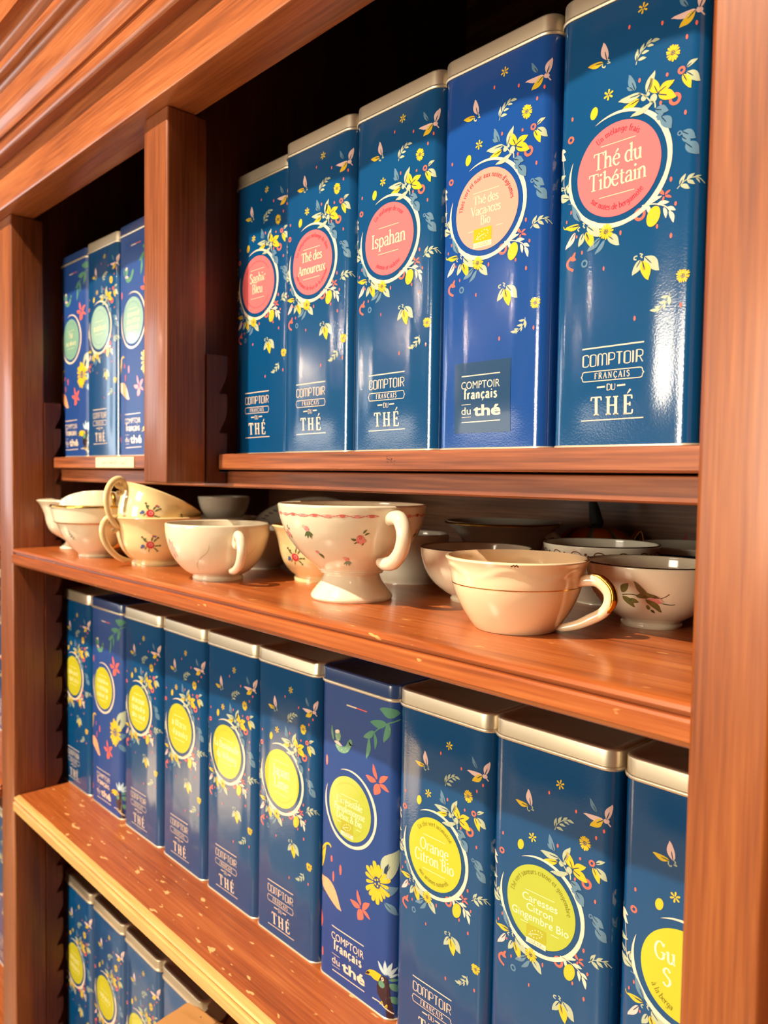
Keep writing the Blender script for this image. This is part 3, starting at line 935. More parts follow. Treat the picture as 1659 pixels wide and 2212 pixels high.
dent = LIDS['silver'].copy()
for vv in dent.vertices:
    dd = (vv.co-Vector((TW/2-.010, .001, LID))).length
    if dd < .014: vv.co += Vector((-.0006, .0016, -.0014))*(1-dd/.014)*(1.+.5*math.sin(900*vv.co.x))
LIDS['dented'] = dent
mb = MB()
stack(mb, [loop(-.0004, 0), loop(.0005, .0002), loop(.0007, .0008), loop(.0004, .0015), loop(0., .0017)], 'rim_pale', False, True)
RIM = mb.mesh('tin_rim', True, 45)

FLORAL_A = """F 52.8 231.4 3.01 3.01 6 Y 1
F 34.1 192.7 3.01 3.01 6 Y 1
L 77.2 222.0 72.5 229.5 .3 G 1
L 81.9 218.9 68.7 219.2 .24 P 1
L 82.9 219.6 86.1 228.8 .4 P 1
L 81.3 219.1 73.0 213.1 .45 Y 1
S 0.70 P 1 81.9 219.9 85.5 215.8
E 83.1 218.7 1.63 1.40 0 P 1
E 45.4 224.3 0.66 1.20 0 C 1
E 64.2 218.9 0.66 1.20 0 C 1
E 81.9 212.6 0.66 1.20 0 C 1
E 77.2 207.3 0.66 1.20 0 C 1
E 67.6 191.7 0.66 0.99 0 C 1
E 52.3 194.0 0.66 1.20 0 C 1
E 64.6 178.3 0.66 1.09 0 C 1
E 57.2 177.4 0.55 1.09 0 C 1
E 77.7 169.7 0.66 1.20 0 C 1
L 32.4 211.7 30.0 222.0 .42 P 1
S 0.27 D 2 32.1 212.4 31.3 215.7
L 30.5 211.0 20.4 212.1 .32 Y 1
S 0.55 S 1 32.7 212.2 33.8 211.5 33.3 210.9 34.5 209.6 32.7 209.9
S 0.66 S 1 29.9 210.7 29.8 209.2 31.1 208.3 31.6 209.1
S 0.49 S 1 50.0 202.8 50.7 205.5 52.2 207.8 55.1 210.2 58.9 212.0
L 50.2 204.4 50.8 210.8 .32 S 1
L 51.0 204.9 56.0 204.6 .36 S 1
L 52.2 207.6 54.4 212.6 .32 S 1
L 53.0 207.5 57.4 207.6 .36 S 1
L 55.3 210.3 58.6 213.4 .32 S 1
L 56.1 210.2 60.0 209.5 .36 S 1
L 58.4 211.8 63.2 211.3 .36 S 1
D 70.2 201.8 3.83 4.27 16 Y 1
R 75.0 191.5 1.97 0.88 0 C 1
L 77.3 192.1 83.0 194.9 .38 S 1
L 77.6 189.9 84.5 183.6 .48 S 1
L 75.7 189.4 80.2 181.0 .42 Y 1
L 50.1 189.3 46.0 199.1 .36 G 1
L 48.7 190.2 44.8 192.8 .4 G 1
L 53.7 186.6 40.0 186.7 .3 S 1
L 56.4 185.6 61.0 196.2 .36 S 1
L 62.9 183.9 58.6 192.9 .55 Y 1
L 63.2 184.2 71.5 187.9 .48 Y 2
L 63.2 183.2 72.8 179.1 .52 Y 3
S 0.27 D 4 63.5 183.2 67.7 181.5
S 0.27 D 4 62.6 184.3 61.1 187.7
S 0.27 D 4 63.5 184.4 66.5 185.8
R 72.1 178.1 3.17 1.64 0 C 1
L 52.9 184.1 42.4 181.7 .34 Y 1
S 0.27 D 2 52.5 183.8 46.5 182.8
L 60.3 179.6 47.5 176.3 .24 S 4
S 0.66 S 1 51.8 187.7 55.6 184.9 58.9 180.9
S 0.77 S 1 61.7 176.8 61.2 179.9 58.4 180.6
E 55.1 184.0 1.64 1.64 0 S 1
E 60.6 182.0 1.97 2.19 0 S 1
E 57.5 185.1 0.99 0.99 0 S 1
L 61.6 175.9 69.1 173.2 .55 G 4
L 62.1 171.6 66.5 172.4 .5 G 4
L 62.7 170.7 66.6 169.7 .5 G 4
L 65.2 171.1 70.8 163.8 .62 G 4
E 25.4 185.3 2.30 3.39 -14 Y 1
E 10.8 187.1 0.66 1.20 0 C 1
R -2.4 184.5 0.88 0.49 0 G 1
R 10.2 175.6 2.08 0.99 0 C 1
S 0.38 W 1 0.2 175.1 3.2 168.5 5.4 160.1 5.7 151.5 7.7 145.5
L 0.2 172.9 -2.3 176.9 .4 W 1
L 0.2 172.1 6.8 170.4 .4 W 1
L 0.2 170.8 0.1 168.1 .4 W 1
L -2.0 171.1 6.9 165.5 .4 W 1
L -2.5 170.2 0.2 165.9 .35 W 1
L -5.3 160.7 -2.6 156.6 .3 S 1
L -5.5 155.3 7.3 156.8 .3 S 1
L 6.3 149.1 0.2 151.8 .35 S 1
L 6.7 147.9 9.1 151.2 .3 S 1
L 10.3 142.6 0.2 146.6 .45 S 1
L 9.2 145.8 8.8 150.2 .35 S 1
S 0.44 S 1 5.7 149.5 8.2 145.0 10.9 141.9
R 75.1 160.0 1.31 0.66 0 G 1
L 76.2 160.6 83.3 155.6 .52 G 1
L 76.3 157.9 81.0 153.8 .5 G 1
L 77.6 156.3 81.0 154.9 .4 G 1
L 78.4 154.2 85.1 147.5 .62 G 1
S 0.49 S 1 74.6 132.1 78.3 135.1 82.9 136.2 85.6 135.5 88.5 132.8
L 75.8 133.3 78.9 138.9 .34 S 1
L 76.4 133.7 81.2 130.8 .42 S 1
L 79.3 135.2 83.3 138.2 .36 S 1
L 79.7 135.1 83.6 132.6 .42 S 1
L 82.9 136.0 86.6 136.9 .24 S 1
L 83.9 135.8 86.0 133.0 .24 S 1
E 71.3 137.8 0.66 1.31 0 C 1
L 67.9 130.6 65.1 134.9 .35 C 1
L 68.3 130.6 71.3 132.5 .35 C 1
L 68.4 130.0 72.0 128.6 .35 C 1
L 67.9 129.9 67.0 127.4 .4 C 1
S 0.55 W 3 55.9 127.7 59.7 127.5 64.4 126.6 69.1 124.3 71.8 121.0
L 57.0 127.4 67.0 130.4 .26 W 3
L 64.1 126.6 70.8 126.5 .34 W 1
L 58.6 127.5 60.5 122.2 .4 W 1
L 68.1 124.3 69.4 118.3 .32 W 1
L 69.7 123.9 74.3 121.5 .38 W 1
L 71.0 122.1 73.4 115.3 .32 W 1
R 54.7 123.5 3.39 1.86 0 C 1
E 62.5 120.7 3.61 5.36 -18 Y 3
E 61.4 121.5 0.27 0.22 0 S 4
E 63.0 122.6 0.27 0.22 0 S 4
E 64.1 119.9 0.27 0.22 0 S 4
E 62.1 118.9 0.27 0.22 0 S 4
E 60.4 119.7 0.27 0.22 0 S 4
E 63.4 118.6 0.27 0.22 0 S 4
E 64.6 121.7 0.27 0.22 0 S 4
E 74.1 124.8 0.66 1.09 0 C 1
E 64.7 115.1 0.60 1.20 0 C 1
E 72.2 108.9 0.66 1.31 0 C 1
E 43.7 116.2 0.60 1.37 0 C 1
E 11.5 134.6 0.49 1.09 0 C 1
E 8.7 129.8 0.49 0.99 0 C 1
E 15.8 120.0 0.49 0.88 0 C 1
E 19.7 110.4 0.55 1.09 0 C 1
E 34.0 98.8 0.55 1.20 0 C 1
E 53.5 68.9 0.66 1.31 0 C 1
E 78.4 72.6 0.66 1.31 0 C 1
E 0.2 119.6 0.44 0.99 0 C 1
L 18.2 127.7 12.0 138.5 .3 G 3
S 0.55 G 3 13.6 135.7 12.0 139.0 9.4 139.9
L 17.7 125.9 7.4 126.2 .34 Y 1
S 0.55 Y 1 9.6 125.5 7.1 126.3 6.4 127.9
S 0.27 D 2 17.3 126.4 10.8 126.3
S 0.66 S 1 19.7 126.7 20.9 125.9 20.1 125.0 21.3 123.7
S 0.66 S 1 17.9 125.0 16.4 124.0 17.4 122.7
L 15.0 122.7 8.2 114.1 .32 P 1
L 20.5 121.0 17.2 113.9 .48 S 1
L 21.9 121.3 27.0 111.5 .46 Y 1
S 0.27 D 3 22.3 120.1 23.7 115.6
L 22.6 124.4 31.6 117.0 .52 S 1
D 34.9 118.6 4.38 4.38 16 Y 3
L 35.7 116.9 43.2 109.8 .5 S 1
L 31.8 116.0 23.0 110.0 .34 G 1
L 34.4 114.3 28.1 107.3 .28 G 1
S 1.42 C 1 12.6 109.1 10.0 106.6 10.5 103.6 14.0 101.4
L 15.3 111.5 12.3 107.8 .35 C 1
L 11.6 108.5 15.8 107.1 .6 C 1
R 21.6 103.8 2.19 1.20 0 G 1
S 0.77 S 1 54.1 101.8 52.5 101.6 52.2 100.4 53.6 99.9
S 0.66 S 1 55.4 102.8 57.0 102.0 56.0 101.2 57.1 100.3
L 56.2 99.5 51.3 91.8 .46 S 1
L 56.9 98.8 60.7 88.0 .5 Y 2
S 0.27 D 3 57.2 97.8 57.8 93.7
L 58.1 100.8 66.6 92.1 .5 S 1
D 79.1 87.3 3.61 3.72 18 Y 1
S 0.44 S 1 72.3 79.5 72.0 76.6 69.3 73.6 66.0 70.4
L 72.0 78.1 67.7 77.9 .36 S 1
L 72.1 78.3 72.5 72.9 .36 S 1
L 70.8 75.6 66.6 75.0 .36 S 1
L 70.0 75.0 69.6 71.2 .36 S 1
L 68.0 73.1 64.5 73.3 .36 S 1
L 67.4 71.9 62.0 71.8 .34 S 1"""
FLORAL_B = """S 1.12 W 1 34.5 228.9 46.2 228.9
S 0.88 C 1 46.3 229.0 58.0 228.9
L 90.2 233.5 71.4 234.2 .42 E 1
S 1.00 E 1 90.3 229.0 78.1 223.9 66.9 215.4 60.3 207.4
L 79.7 224.3 62.1 222.2 .36 E 1
L 81.8 225.9 76.4 209.6 .34 E 1
L 67.3 216.1 54.8 208.5 .34 E 1
L 67.5 215.3 68.1 202.3 .26 E 1
L 62.1 209.6 58.8 192.7 .26 E 1
L 19.3 196.6 16.6 209.2 .24 E 1
E 25.0 202.3 3.75 4.69 0 E 1
S 5.00 E 1 23.3 195.8 28.2 192.3 35.4 194.0 39.7 200.2
E 40.2 200.6 2.12 2.50 0 E 1
E 24.1 205.4 3.00 1.50 20 W 2
L 20.2 196.9 30.8 195.4 .25 P 2
E 23.4 201.6 0.31 0.31 0 W 3
E 28.0 202.5 0.31 0.31 0 W 3
E 26.2 199.6 0.31 0.31 0 W 3
E 25.4 193.4 0.31 0.31 0 W 3
E 30.0 192.2 0.31 0.31 0 W 3
E 34.5 194.6 0.31 0.31 0 W 3
E 36.3 192.7 0.31 0.31 0 W 3
E 38.9 197.0 0.31 0.31 0 W 3
E 40.2 200.3 0.31 0.31 0 W 3
E 32.7 191.1 0.31 0.31 0 W 3
E 3.0 186.7 0.94 4.12 0 C 1
E 10.7 178.7 1.12 4.25 0 C 1
E 3.0 170.8 0.94 4.12 0 C 1
L 70.1 180.1 65.9 191.3 .3 C 1
L 69.7 178.3 58.2 180.3 .38 C 1
L 72.2 178.4 81.3 185.7 .38 C 1
L 72.2 177.3 67.9 167.9 .7 C 1
L 72.8 177.5 82.6 174.1 .34 C 1
L 3.0 87.2 9.9 110.1 .34 Y 1
S 1.77 Y 1 -0.2 98.0 10.0 108.8 14.6 110.8 17.7 109.3
S 0.54 D 2 3.0 87.9 -2.0 93.0 9.5 106.6
E 18.6 100.2 1.22 2.72 0 C 1
E 30.2 95.6 1.36 4.22 0 C 1
E 21.2 86.7 1.22 4.22 0 C 1
L 2.9 81.7 32.1 62.6 .38 O 1
S 1.09 D 2 3.0 73.5 3.0 69.3 10.7 70.0
L 3.0 54.1 2.9 34.0 .4 C 1
E 7.7 18.9 1.09 3.95 0 C 1
E 3.0 13.3 0.95 3.95 0 C 1
L 77.6 105.8 90.8 130.8 .52 S 1
L 79.3 108.4 82.8 120.1 .25 D 2
D 71.8 101.6 12.93 15.99 17 Y 3
L 77.8 95.2 90.6 102.2 .5 G 1
L 79.7 89.7 91.0 80.8 .4 G 1
L 54.8 76.7 49.9 87.6 .3 C 1
L 54.4 74.9 42.1 76.6 .38 C 1
L 56.3 74.7 64.7 82.8 .4 C 1
L 56.1 74.1 51.8 64.4 .72 C 1
L 56.5 74.5 65.7 70.4 .32 C 1
L 81.7 33.9 73.6 42.1 .3 H 1
L 82.5 34.1 80.9 45.3 .3 H 1
L 83.5 34.4 86.8 44.9 .3 H 1
L 84.2 33.9 91.3 41.2 .28 H 1
L 84.6 33.1 92.5 35.7 .25 H 1
L 84.3 31.4 92.6 30.6 .3 E 1
L 84.9 28.4 92.8 21.7 .5 E 1
L 84.8 18.3 93.0 12.1 .5 E 1
G K 2 74.3 27.9 79.2 32.8 82.9 33.0 84.9 27.1 85.7 18.4 88.3 5.7 89.2 -2.6 83.5 -2.3 83.3 8.5 77.8 13.1 73.7 16.7 73.1 22.1
G Y 3 60.6 25.9 62.4 29.0 65.6 31.7 70.1 33.0 77.8 32.6 74.4 26.1 70.3 25.9 66.6 27.2
G K 4 60.8 26.3 63.3 29.5 66.1 29.6 64.7 27.5
E 78.0 25.6 3.27 2.72 20 E 3
E 79.0 30.0 1.36 1.50 0 W 4
E 79.0 29.9 0.54 0.68 0 K 5
S 0.95 W 3 68.3 10.4 77.9 10.6 88.7 5.4
S 0.68 Y 4 76.5 9.5 78.7 12.6 80.1 10.7
S 0.68 Y 4 81.3 8.7 83.2 11.9 83.3 9.4"""
def brush_ring(a, cx, cy, r, a0, a1, w, col='W'):
    """hand drawn ring, thin at both ends and a little uneven"""
    pts, n = [], 90
    rnd = random.Random(3)
    v = []
    for i in range(n+1):
        t = i/n
        an = math.radians(a0+(a1-a0)*t)
        ww = w*min(1, (t/.22)**.7, ((1-t)/.16)**.7)*(1+.10*math.sin(9*t*math.pi)+rnd.uniform(-.05, .05))
        ex = -.9*math.sin(math.pi*t)
        for s in (1, -1): v.append((cx+(r+ex+s*ww/2)*math.cos(an), cy+(r+ex+s*ww/2)*math.sin(an)))
    a.poly(v, [(2*i, 2*i+1, 2*i+3, 2*i+2) for i in range(n)], col, 2)
artA = Art()
artA.parse(FLORAL_A)
brush_ring(artA, 40.6, 151.0, 30.6, 118, -202, 2.6)
FA = artA.mesh('floral_print', on_tin)
FA2 = artA.mesh('floral_print', on_tin_low)
artB = Art()
artB.parse(FLORAL_B)
brush_ring(artB, 40.0, 148.0, 30.4, 112, -204, 2.4)
FB = artB.mesh('floral_print', on_tin)
# maker's print, line version
a = Art()
a.stroke([(21.8, 55.6), (59.4, 55.9)], .75, 'W', 1, False)
deco_text(a, 'COMPTOIR', 22.3, 58.9, 45.5, 6.5, 'W', .07, 1)
def frame(a, x0, x1, y0, y1, r, w, col):
    for s in (1, -1):
        yy = y1 if s > 0 else y0
        a.stroke([(x0+r, yy), (x1-r, yy)], w, col, 1, False)
        for xx, d in ((x0, 1), (x1, -1)):
            a.stroke([(xx+d*r, yy), (xx+d*.3*r, yy-s*.25*r), (xx, yy-s*r)], w, col, 1)
            a.stroke([(xx, yy-s*r), (xx, (y0+y1)/2+s*.7)], w, col, 1, False)
            a.stroke([(xx, (y0+y1)/2+s*.7), (xx-d*.8, (y0+y1)/2)], w, col, 1, False)
frame(a, 22.2, 59.1, 37.2, 42.6, 1.5, .45, 'W')
serif_text(a, 'FRANÇAIS', 40.8, 38.4, 3.3, 'W', 1, weight=.15, nib=.42, track=.22)
a.stroke([(31.9, 33.6), (36.9, 33.7)], .9, 'W', 1, False)
a.stroke([(44.3, 33.8), (49.2, 33.9)], .9, 'W', 1, False)
deco_text(a, 'DU', 38.1, 43.0, 31.7, 3.3, 'W', .085, 1)
serif_text(a, 'THÉ', 40.9, 18.1, 10.3, 'W', 1, weight=.165, nib=.34, track=.22)
a.stroke([(21.9, 15.3), (59.9, 15.8)], .6, 'W', 1, False)
LA = a.mesh('maker_print', on_tin)
LA2 = a.mesh('maker_print', on_tin_low)
# maker's print, newer version; the same on a sticker
def new_logo(a, x, y, k, lay):
    T = lambda u, v: (x+u*k, y+v*k)
    a.stroke([T(20.0, 46.2), T(58.8, 46.5)], .8*k, 'W', lay, False)
    sans_text(a, 'COMPTOIR', T(19.8, 0)[0], T(58.8, 0)[0], T(0, 36.0)[1], 6.2*k, 'W', lay)
    o = T(39.4, 28.0)
    serif_text(a, 'français', o[0], o[1], 7.3*k, 'W', lay, weight=.215, nib=.5, track=.145)
    a.stroke([T(20.3, 23.6), T(30.1, 23.7)], .35*k, 'W', lay, False)
    a.stroke([T(20.3, 13.5), T(30.1, 13.8)], .35*k, 'W', lay, False)
    sans_text(a, 'du', T(20.2, 0)[0], T(30.0, 0)[0], T(0, 15.8)[1], 6.2*k, 'W', lay)
    sans_text(a, 'thé', T(33.4, 0)[0], T(59.2, 0)[0], T(0, 14.6)[1], 8.6*k, 'W', lay, bold=.045)
    a.stroke([T(20.4, 9.5), T(59.2, 10.2)], .8*k, 'W', lay, False)
a = Art()
new_logo(a, 0, 0, 1., 1)
LB = a.mesh('maker_print', on_tin)
a = Art()
n = 10
v = [(17.0+46*i/n, y) for y in (11.2, 56.2) for i in range(n+1)]
a.poly(v, [(i, i+1, n+2+i, n+1+i) for i in range(n)], 'B', 2)
new_logo(a, 7.2, 10.2, .81, 4)
LC = a.mesh('maker_sticker', on_tin)
def eco(a, x0, x1, y0, y1, sw):
    """square leaf of stars over a pale strip"""
    ym = y0+(y1-y0)*.28
    n = 4
    for p, q, c in ((ym, y1, sw), (y0, ym, 'T')):
        v = [(x0+(x1-x0)*i/n, y) for y in (p, q) for i in range(n+1)]
        a.poly(v, [(i, i+1, n+2+i, n+1+i) for i in range(n)], c, 4)
    cx, cy, w, h = (x0+x1)/2, (ym+y1)/2, (x1-x0)*.32, (y1-ym)*.26
    for i in range(12):
        t = 2*math.pi*i/12
        ex, ey = w*math.cos(t), h*math.sin(t)
        a.ell(cx+ex*.94-ey*.3, cy+ey+ex*.35, .42, .42, 0, 'T', 5, 6)
    a.stroke([(cx-w*1.2, cy-h*1.1), (cx-.3*w, cy-.2*h), (cx+w*.4, cy+.15*h)], .4, 'T', 5)
    scribble(a, x0+3, x1-3, y0+(ym-y0)*.58, .7, 'X', 5, 5, .18)
    scribble(a, x0+1.5, x1-1.5, y0+(ym-y0)*.2, .7, 'X', 6, 5, .18)
def label_art(col, lines, top=None, bottom=None, size=8.6, gap=10.4, y=None, sans=False, ecocol=None, tc='T', ac='R', kind='A', tsize=3.2, seed=1, rules=True, low=False, ecoy=0.):
    a = Art()
    cx, cy, R = (40.6, 151.2, 25.2) if kind == 'A' else (39.6, 147.8, 25.2)
    a.disc(cx, cy, R, col, 2)
    n = len(lines)
    y0 = y if y is not None else cy+(n-1)*gap/2-size*.42
    y0 = y0 if y is None else cy+y
    for i, t in enumerate(lines):
        yy = y0-i*gap
        if t is None:
            scribble(a, cx-15, cx+15, yy, size*.55, tc, seed+i, 4, .8)
        elif sans:
            wd = len(t)*size*.64
            sans_text(a, t, cx-wd/2, cx+wd/2, yy, size, tc, 4)
        else:
            serif_text(a, t, cx, yy, size, tc, 4, weight=.112, nib=.38)
    if rules:
        a.stroke([(cx-10.5, y0+size*1.32), (cx+10.5, y0+size*1.32)], .3, tc, 4, False)
        yb = y0-(n-1)*gap-size*.52
        if ecocol:
            a.stroke([(cx-14, yb), (cx-8.5, yb)], .3, tc, 4, False)
            a.stroke([(cx+8.5, yb), (cx+14, yb)], .3, tc, 4, False)
        else: a.stroke([(cx-10.5, yb), (cx+10.5, yb)], .3, tc, 4, False)
    if top: arc_text(a, top, cx, cy, 19.6, tsize, ac, True, 4)
    if bottom: arc_text(a, bottom, cx, cy, 21.4, tsize, ac, False, 4)
    if top == '':
        for s0, s1 in ((35, 145), (-145, -35)):
            k = 26
            for i in range(k):
                t = math.radians(s0+(s1-s0)*i/(k-1))
                a.petal(cx+19.6*math.cos(t), cy+19.6*math.sin(t), cx+20.9*math.cos(t), cy+20.9*math.sin(t), .42, 'F' if ac == 'A' else ac, 4)
    if ecocol: eco(a, cx-9.4, cx+5.2, cy-23+ecoy, cy-11.2+ecoy, ecocol)
    return a.mesh('round_label', on_tin_low if low and kind == 'A' else on_tin)
def label_cut():
    a = Art()
    cx, cy = 40.6, 151.2
    a.disc(cx, cy, 25.2, 'L', 2)
    serif_text(a, 'Gu', 29.5, cy+4.5, 9.6, 'Z', 4, weight=.13, nib=.36)
    serif_text(a, 'S', 31.0, cy-8.5, 9.6, 'Z', 4, weight=.13, nib=.36)
    arc_text(a, 'à la berga', cx, cy, 21.4, 3.4, 'A', False, 4, mid=-128)
    return a.mesh('round_label', on_tin_low)
def tin(label, x, y, z, kind, lab, body=None, logo=None, rot=0., pit=0., group=None):
    t = thing('tea_tin', label, 'tin', (x-.0026+TW/2, y, z), (pit, 0, rot), group)
    A = kind == 'A'
    low = z < .2
    link('tin_body', BODY[body or ('tin_teal' if A else 'tin_navy')], t)
    link('tin_lid', LIDS['dented' if 'dented' in label else 'silver' if A else 'navy'], t)
    link('base_rim', RIM, t)
    link('floral_print', (FA2 if low else FA) if A else FB, t)
    lg = logo or ((LA2 if low else LA) if A else LB)
    link(lg.name.split('.')[0], lg, t)
    if lab: link('round_label', lab, t)
    return t
G1 = 'tins with green labels on the short upper shelf'
G2 = 'tins with pink labels on the upper shelf'
G3 = 'tins with yellow labels on the middle shelf'
G4 = 'tins on the lowest shelf'
YU = .0625
yl = dict(tc='Z', ac='A', low=True)
# upper left, three
tin('blue tin with dark lid and sage label, leftmost of three on the short upper shelf', -.0155, YU+.003, ZU, 'B', label_art('U', ['Thé', None], '', None, 7, 9, kind='B', seed=11, tc='T', ac='G'), group=G1)
tin('blue tin with silver lid and pale sage label, between two dark-lidded tins', .0735, YU+.001, ZU, 'A', label_art('Q', [None], '', None, 8, 9, seed=21, tc='T', ac='G'), rot=.01, group=G1)
tin('blue tin with dark lid and mint label, right beside the divider post', .1625, YU, ZU, 'B', label_art('Q', [None, None, None], '', None, 6, 7.4, kind='B', seed=31, tc='T', ac='G'), rot=-.006, group=G1)
# upper right, five
UX = [.3835, .4753, .5640, .6527, .7440]
tin('blue floral tin with coral label, leftmost and most shaded of the five pink-labelled tins', UX[0], .0740, ZU, 'A', label_art('N', ['Saphir', 'Bleu'], '', None, 8.4, 9.6, y=2.2), group=G2)
tin('blue floral tin with coral label, second from left of the five pink-labelled tins', UX[1], YU+.0005, ZU, 'A', label_art('N', ['Thé des', 'Amoureux'], 'Un somptueux mélange de thés', 'aux arômes de fruit de la passion', 7.4, 9.8, y=1.6), rot=.004, group=G2)
tin('blue floral tin with a one-word coral label, middle of the five pink-labelled tins', UX[2], YU, ZU, 'A', label_art('N', ['Ispahan'], 'Un mélange de rose', 'jasmin et violette', 10.0, 10), rot=-.004, group=G2)
tin('brighter blue tin with salmon label, green leaf stamp and dark square sticker', UX[3], YU, ZU, 'A', label_art('M', ['Thé des', 'Vacances', 'Bio'], "Thés vert et noir aux notes d'agrumes", None, 5.7, 6.5, y=4.0, ecocol='J'), body='tin_blue', logo=LC, group=G2)
tin('blue floral tin with large coral label, nearest the right pilaster on the upper shelf', UX[4], YU, ZU, 'A', label_art('N', ['Thé du', 'Tibétain'], 'Un mélange frais', 'sur notes de bergamote', 9.2, 10.9, y=2.2), rot=.004, group=G2)
# middle row, ten
MX = [-.0190, .0722, .1640, .2562, .3462, .4338, .5246, .6138, .7022, .7938]
YM = .0680
tin('blue floral tin with yellow label, leftmost of the middle row beside the toothed rail', MX[0], YM, 0, 'A', label_art('L', [None, None], '', None, 7, 9, seed=41, **yl), group=G3)
tin('navy tin with dark blue lid and yellow label, second from left in the middle row', MX[1], YM, 0, 'B', label_art('L', [None, None, None], '', None, 7, 8.6, kind='B', seed=51, **yl), group=G3)
tin('blue floral tin with yellow label, third from left in the middle row', MX[2], YM, 0, 'A', label_art('L', [None, None, None], '', None, 7, 8.6, seed=61, **yl), rot=.006, group=G3)
tin('blue floral tin with yellow label, fourth from left in the middle row', MX[3], YM, 0, 'A', label_art('L', [None, None], '', None, 8, 9.6, seed=71, **yl), rot=-.006, group=G3)
tin('blue floral tin with yellow two-line label, fifth from left in the middle row', MX[4], YM, 0, 'A', label_art('L', ['La Demoiselle', 'du Mékong'], '', None, 7.0, 9.6, **yl), group=G3)
tin('blue floral tin with yellow label and dented silver lid, left of the dark-lidded navy tin', MX[5], YM, 0, 'A', label_art('L', ['Japan', 'Lime'], '', None, 9.4, 10.8, y=2.0, **yl), rot=.004, group=G3)
tin('navy tin with dark blue lid, toucan print and lime label in the middle row', MX[6], YM, 0, 'B', label_art('V', ["L'irrésistible", 'Pamplemousse', 'Détox & Bio'], '', None, 5.5, 6.2, y=1.9, ecocol='F', kind='B', **yl), body='tin_navy', group=G3)
tin('blue floral tin with yellow label, just right of the toucan-printed navy tin', MX[7], YM, 0, 'A', label_art('L', ['Orange', 'Citron Bio'], 'Un thé vert aromatisé', 'aux arômes naturels', 8.2, 9.2, y=.6, **yl), rot=-.01, group=G3)
tin('blue floral tin with lime label and leaf stamp, second from right in the middle row', MX[8], YM, 0, 'A', label_art('V', ['Caresses', 'Citron', 'Gingembre Bio'], 'Thé vert saveurs citron et gingembre', None, 5.0, 5.8, y=.8, ecoy=-2.5, sans=True, ecocol='F', **yl), rot=.004, group=G3)
tin('blue tin cut off by the right pilaster, last of the middle row', MX[9], YM, 0, 'A', label_cut(), rot=-.006, group=G3)
# bottom row
BX = [-.0165, .0752, .1642, .2552, .3452]
for i, x in enumerate(BX):
    L = ['blue floral tin with yellow label, leftmost of the bottom row', 'blue floral tin with yellow label, second from left in the bottom row',
         'blue floral tin with yellow label, third from left in the bottom row', 'blue tin with its front half hidden by the torn cardboard flap', 'blue tin at the right of the cardboard flap, only its lid edge in sight'][i]
    tin(L, x, YM, -.38+(.0008 if i == 1 else 0), 'A', label_art('L', [None] if i else [None, None], '', None, 8, 10, seed=80+i, **yl) if i < 3 else None, group=G4)
# neighbouring bay, a sliver beyond the left post
for z, t in ((0, 'middle'), (-.38, 'lowest')):
    tin('blue tin on the '+t+' shelf of the next bay, a sliver beyond the left post', -.318, YM, z, 'A', None, group='tins in the next bay')
# ------------------------------------------------------------------ teacups
def bowl_profile(outer, thick=.0022):
    """outer (r, z) points bottom to top -> closed wall outline incl. rounded lip and inside, plus the outer curve for painting"""
    o = catmull(outer, 5)
    inner = []
    for i, (r, z) in enumerate(o):
        a, b = o[max(0, i-1)], o[min(len(o)-1, i+1)]
        dr, dz = b[0]-a[0], b[1]-a[1]
        L = math.hypot(dr, dz) or 1
        inner.append((r-dz/L*thick, z+dr/L*thick))
    zmin = o[0][1]+.0045
    inn = [(r, z) for r, z in inner if z > zmin and r > .004]
    rt, zt = o[-1]
    lip = [(rt-thick*.2, zt+thick*.35), (rt-thick*.55, zt+thick*.45), (rt-thick*.9, zt+thick*.3)]
    foot = [(0, .0016), (o[0][0]*.80, .0016), (o[0][0]*.86, .0001), (o[0][0]*.97, 0)]
    return foot+o+lip+inn[::-1]+[(0, max(zmin, inn[0][1]))], o
def rad_at(o, z):
    for (r0, z0), (r1, z1) in zip(o, o[1:]):
        if z0 <= z <= z1 and z1 > z0: return r0+(r1-r0)*(z-z0)/(z1-z0)
    return o[-1][0]
def on_cup(o, ang, z0):
    """mapper: u mm round the wall from angle ang, v mm above z0"""
    rm = rad_at(o, z0)
    def f(u, v, off):
        z = z0+v*.001
        r = rad_at(o, z)
        dr = (rad_at(o, z+.001)-rad_at(o, z-.001))/.002
        a = ang+u*.001/max(rm, .01)
        k = 1/math.hypot(1, dr)
        return ((r+off*k)*math.cos(a), (r+off*k)*math.sin(a), z-off*k*dr)
    return f
def band(o, z0, z1, m, n=64, off=.00012, a0=0., a1=2*math.pi):
    mb = MB()
    v, f = [], []
    for i in range(n+1):
        a = a0+(a1-a0)*i/n
        for j in range(4):
            z = z0+(z1-z0)*j/3
            r = rad_at(o, z)+off
            v.append((r*math.cos(a), r*math.sin(a), z))
    for i in range(n):
        for j in range(3): f.append((i*4+j, (i+1)*4+j, (i+1)*4+j+1, i*4+j+1))
    mb.add(v, f, m)
    return mb
def rim_ring(o, m, h=.0009):
    rt, zt = o[-1]
    mb = MB()
    if m == 'rim_dark':      # only a thin painted line on the outer lip
        mb.lathe([(rt-.0001, zt+.0005), (rt-.0004, zt+.00100), (rt-.0009, zt+.00120)], m, 64)
        return mb
    mb.lathe([(rt+.0002, zt-h), (rt+.0003, zt), (rt-.0004, zt+.0010), (rt-.0012, zt+.00125), (rt-.0020, zt+.0009), (rt-.0023, zt)], m, 64)
    return mb
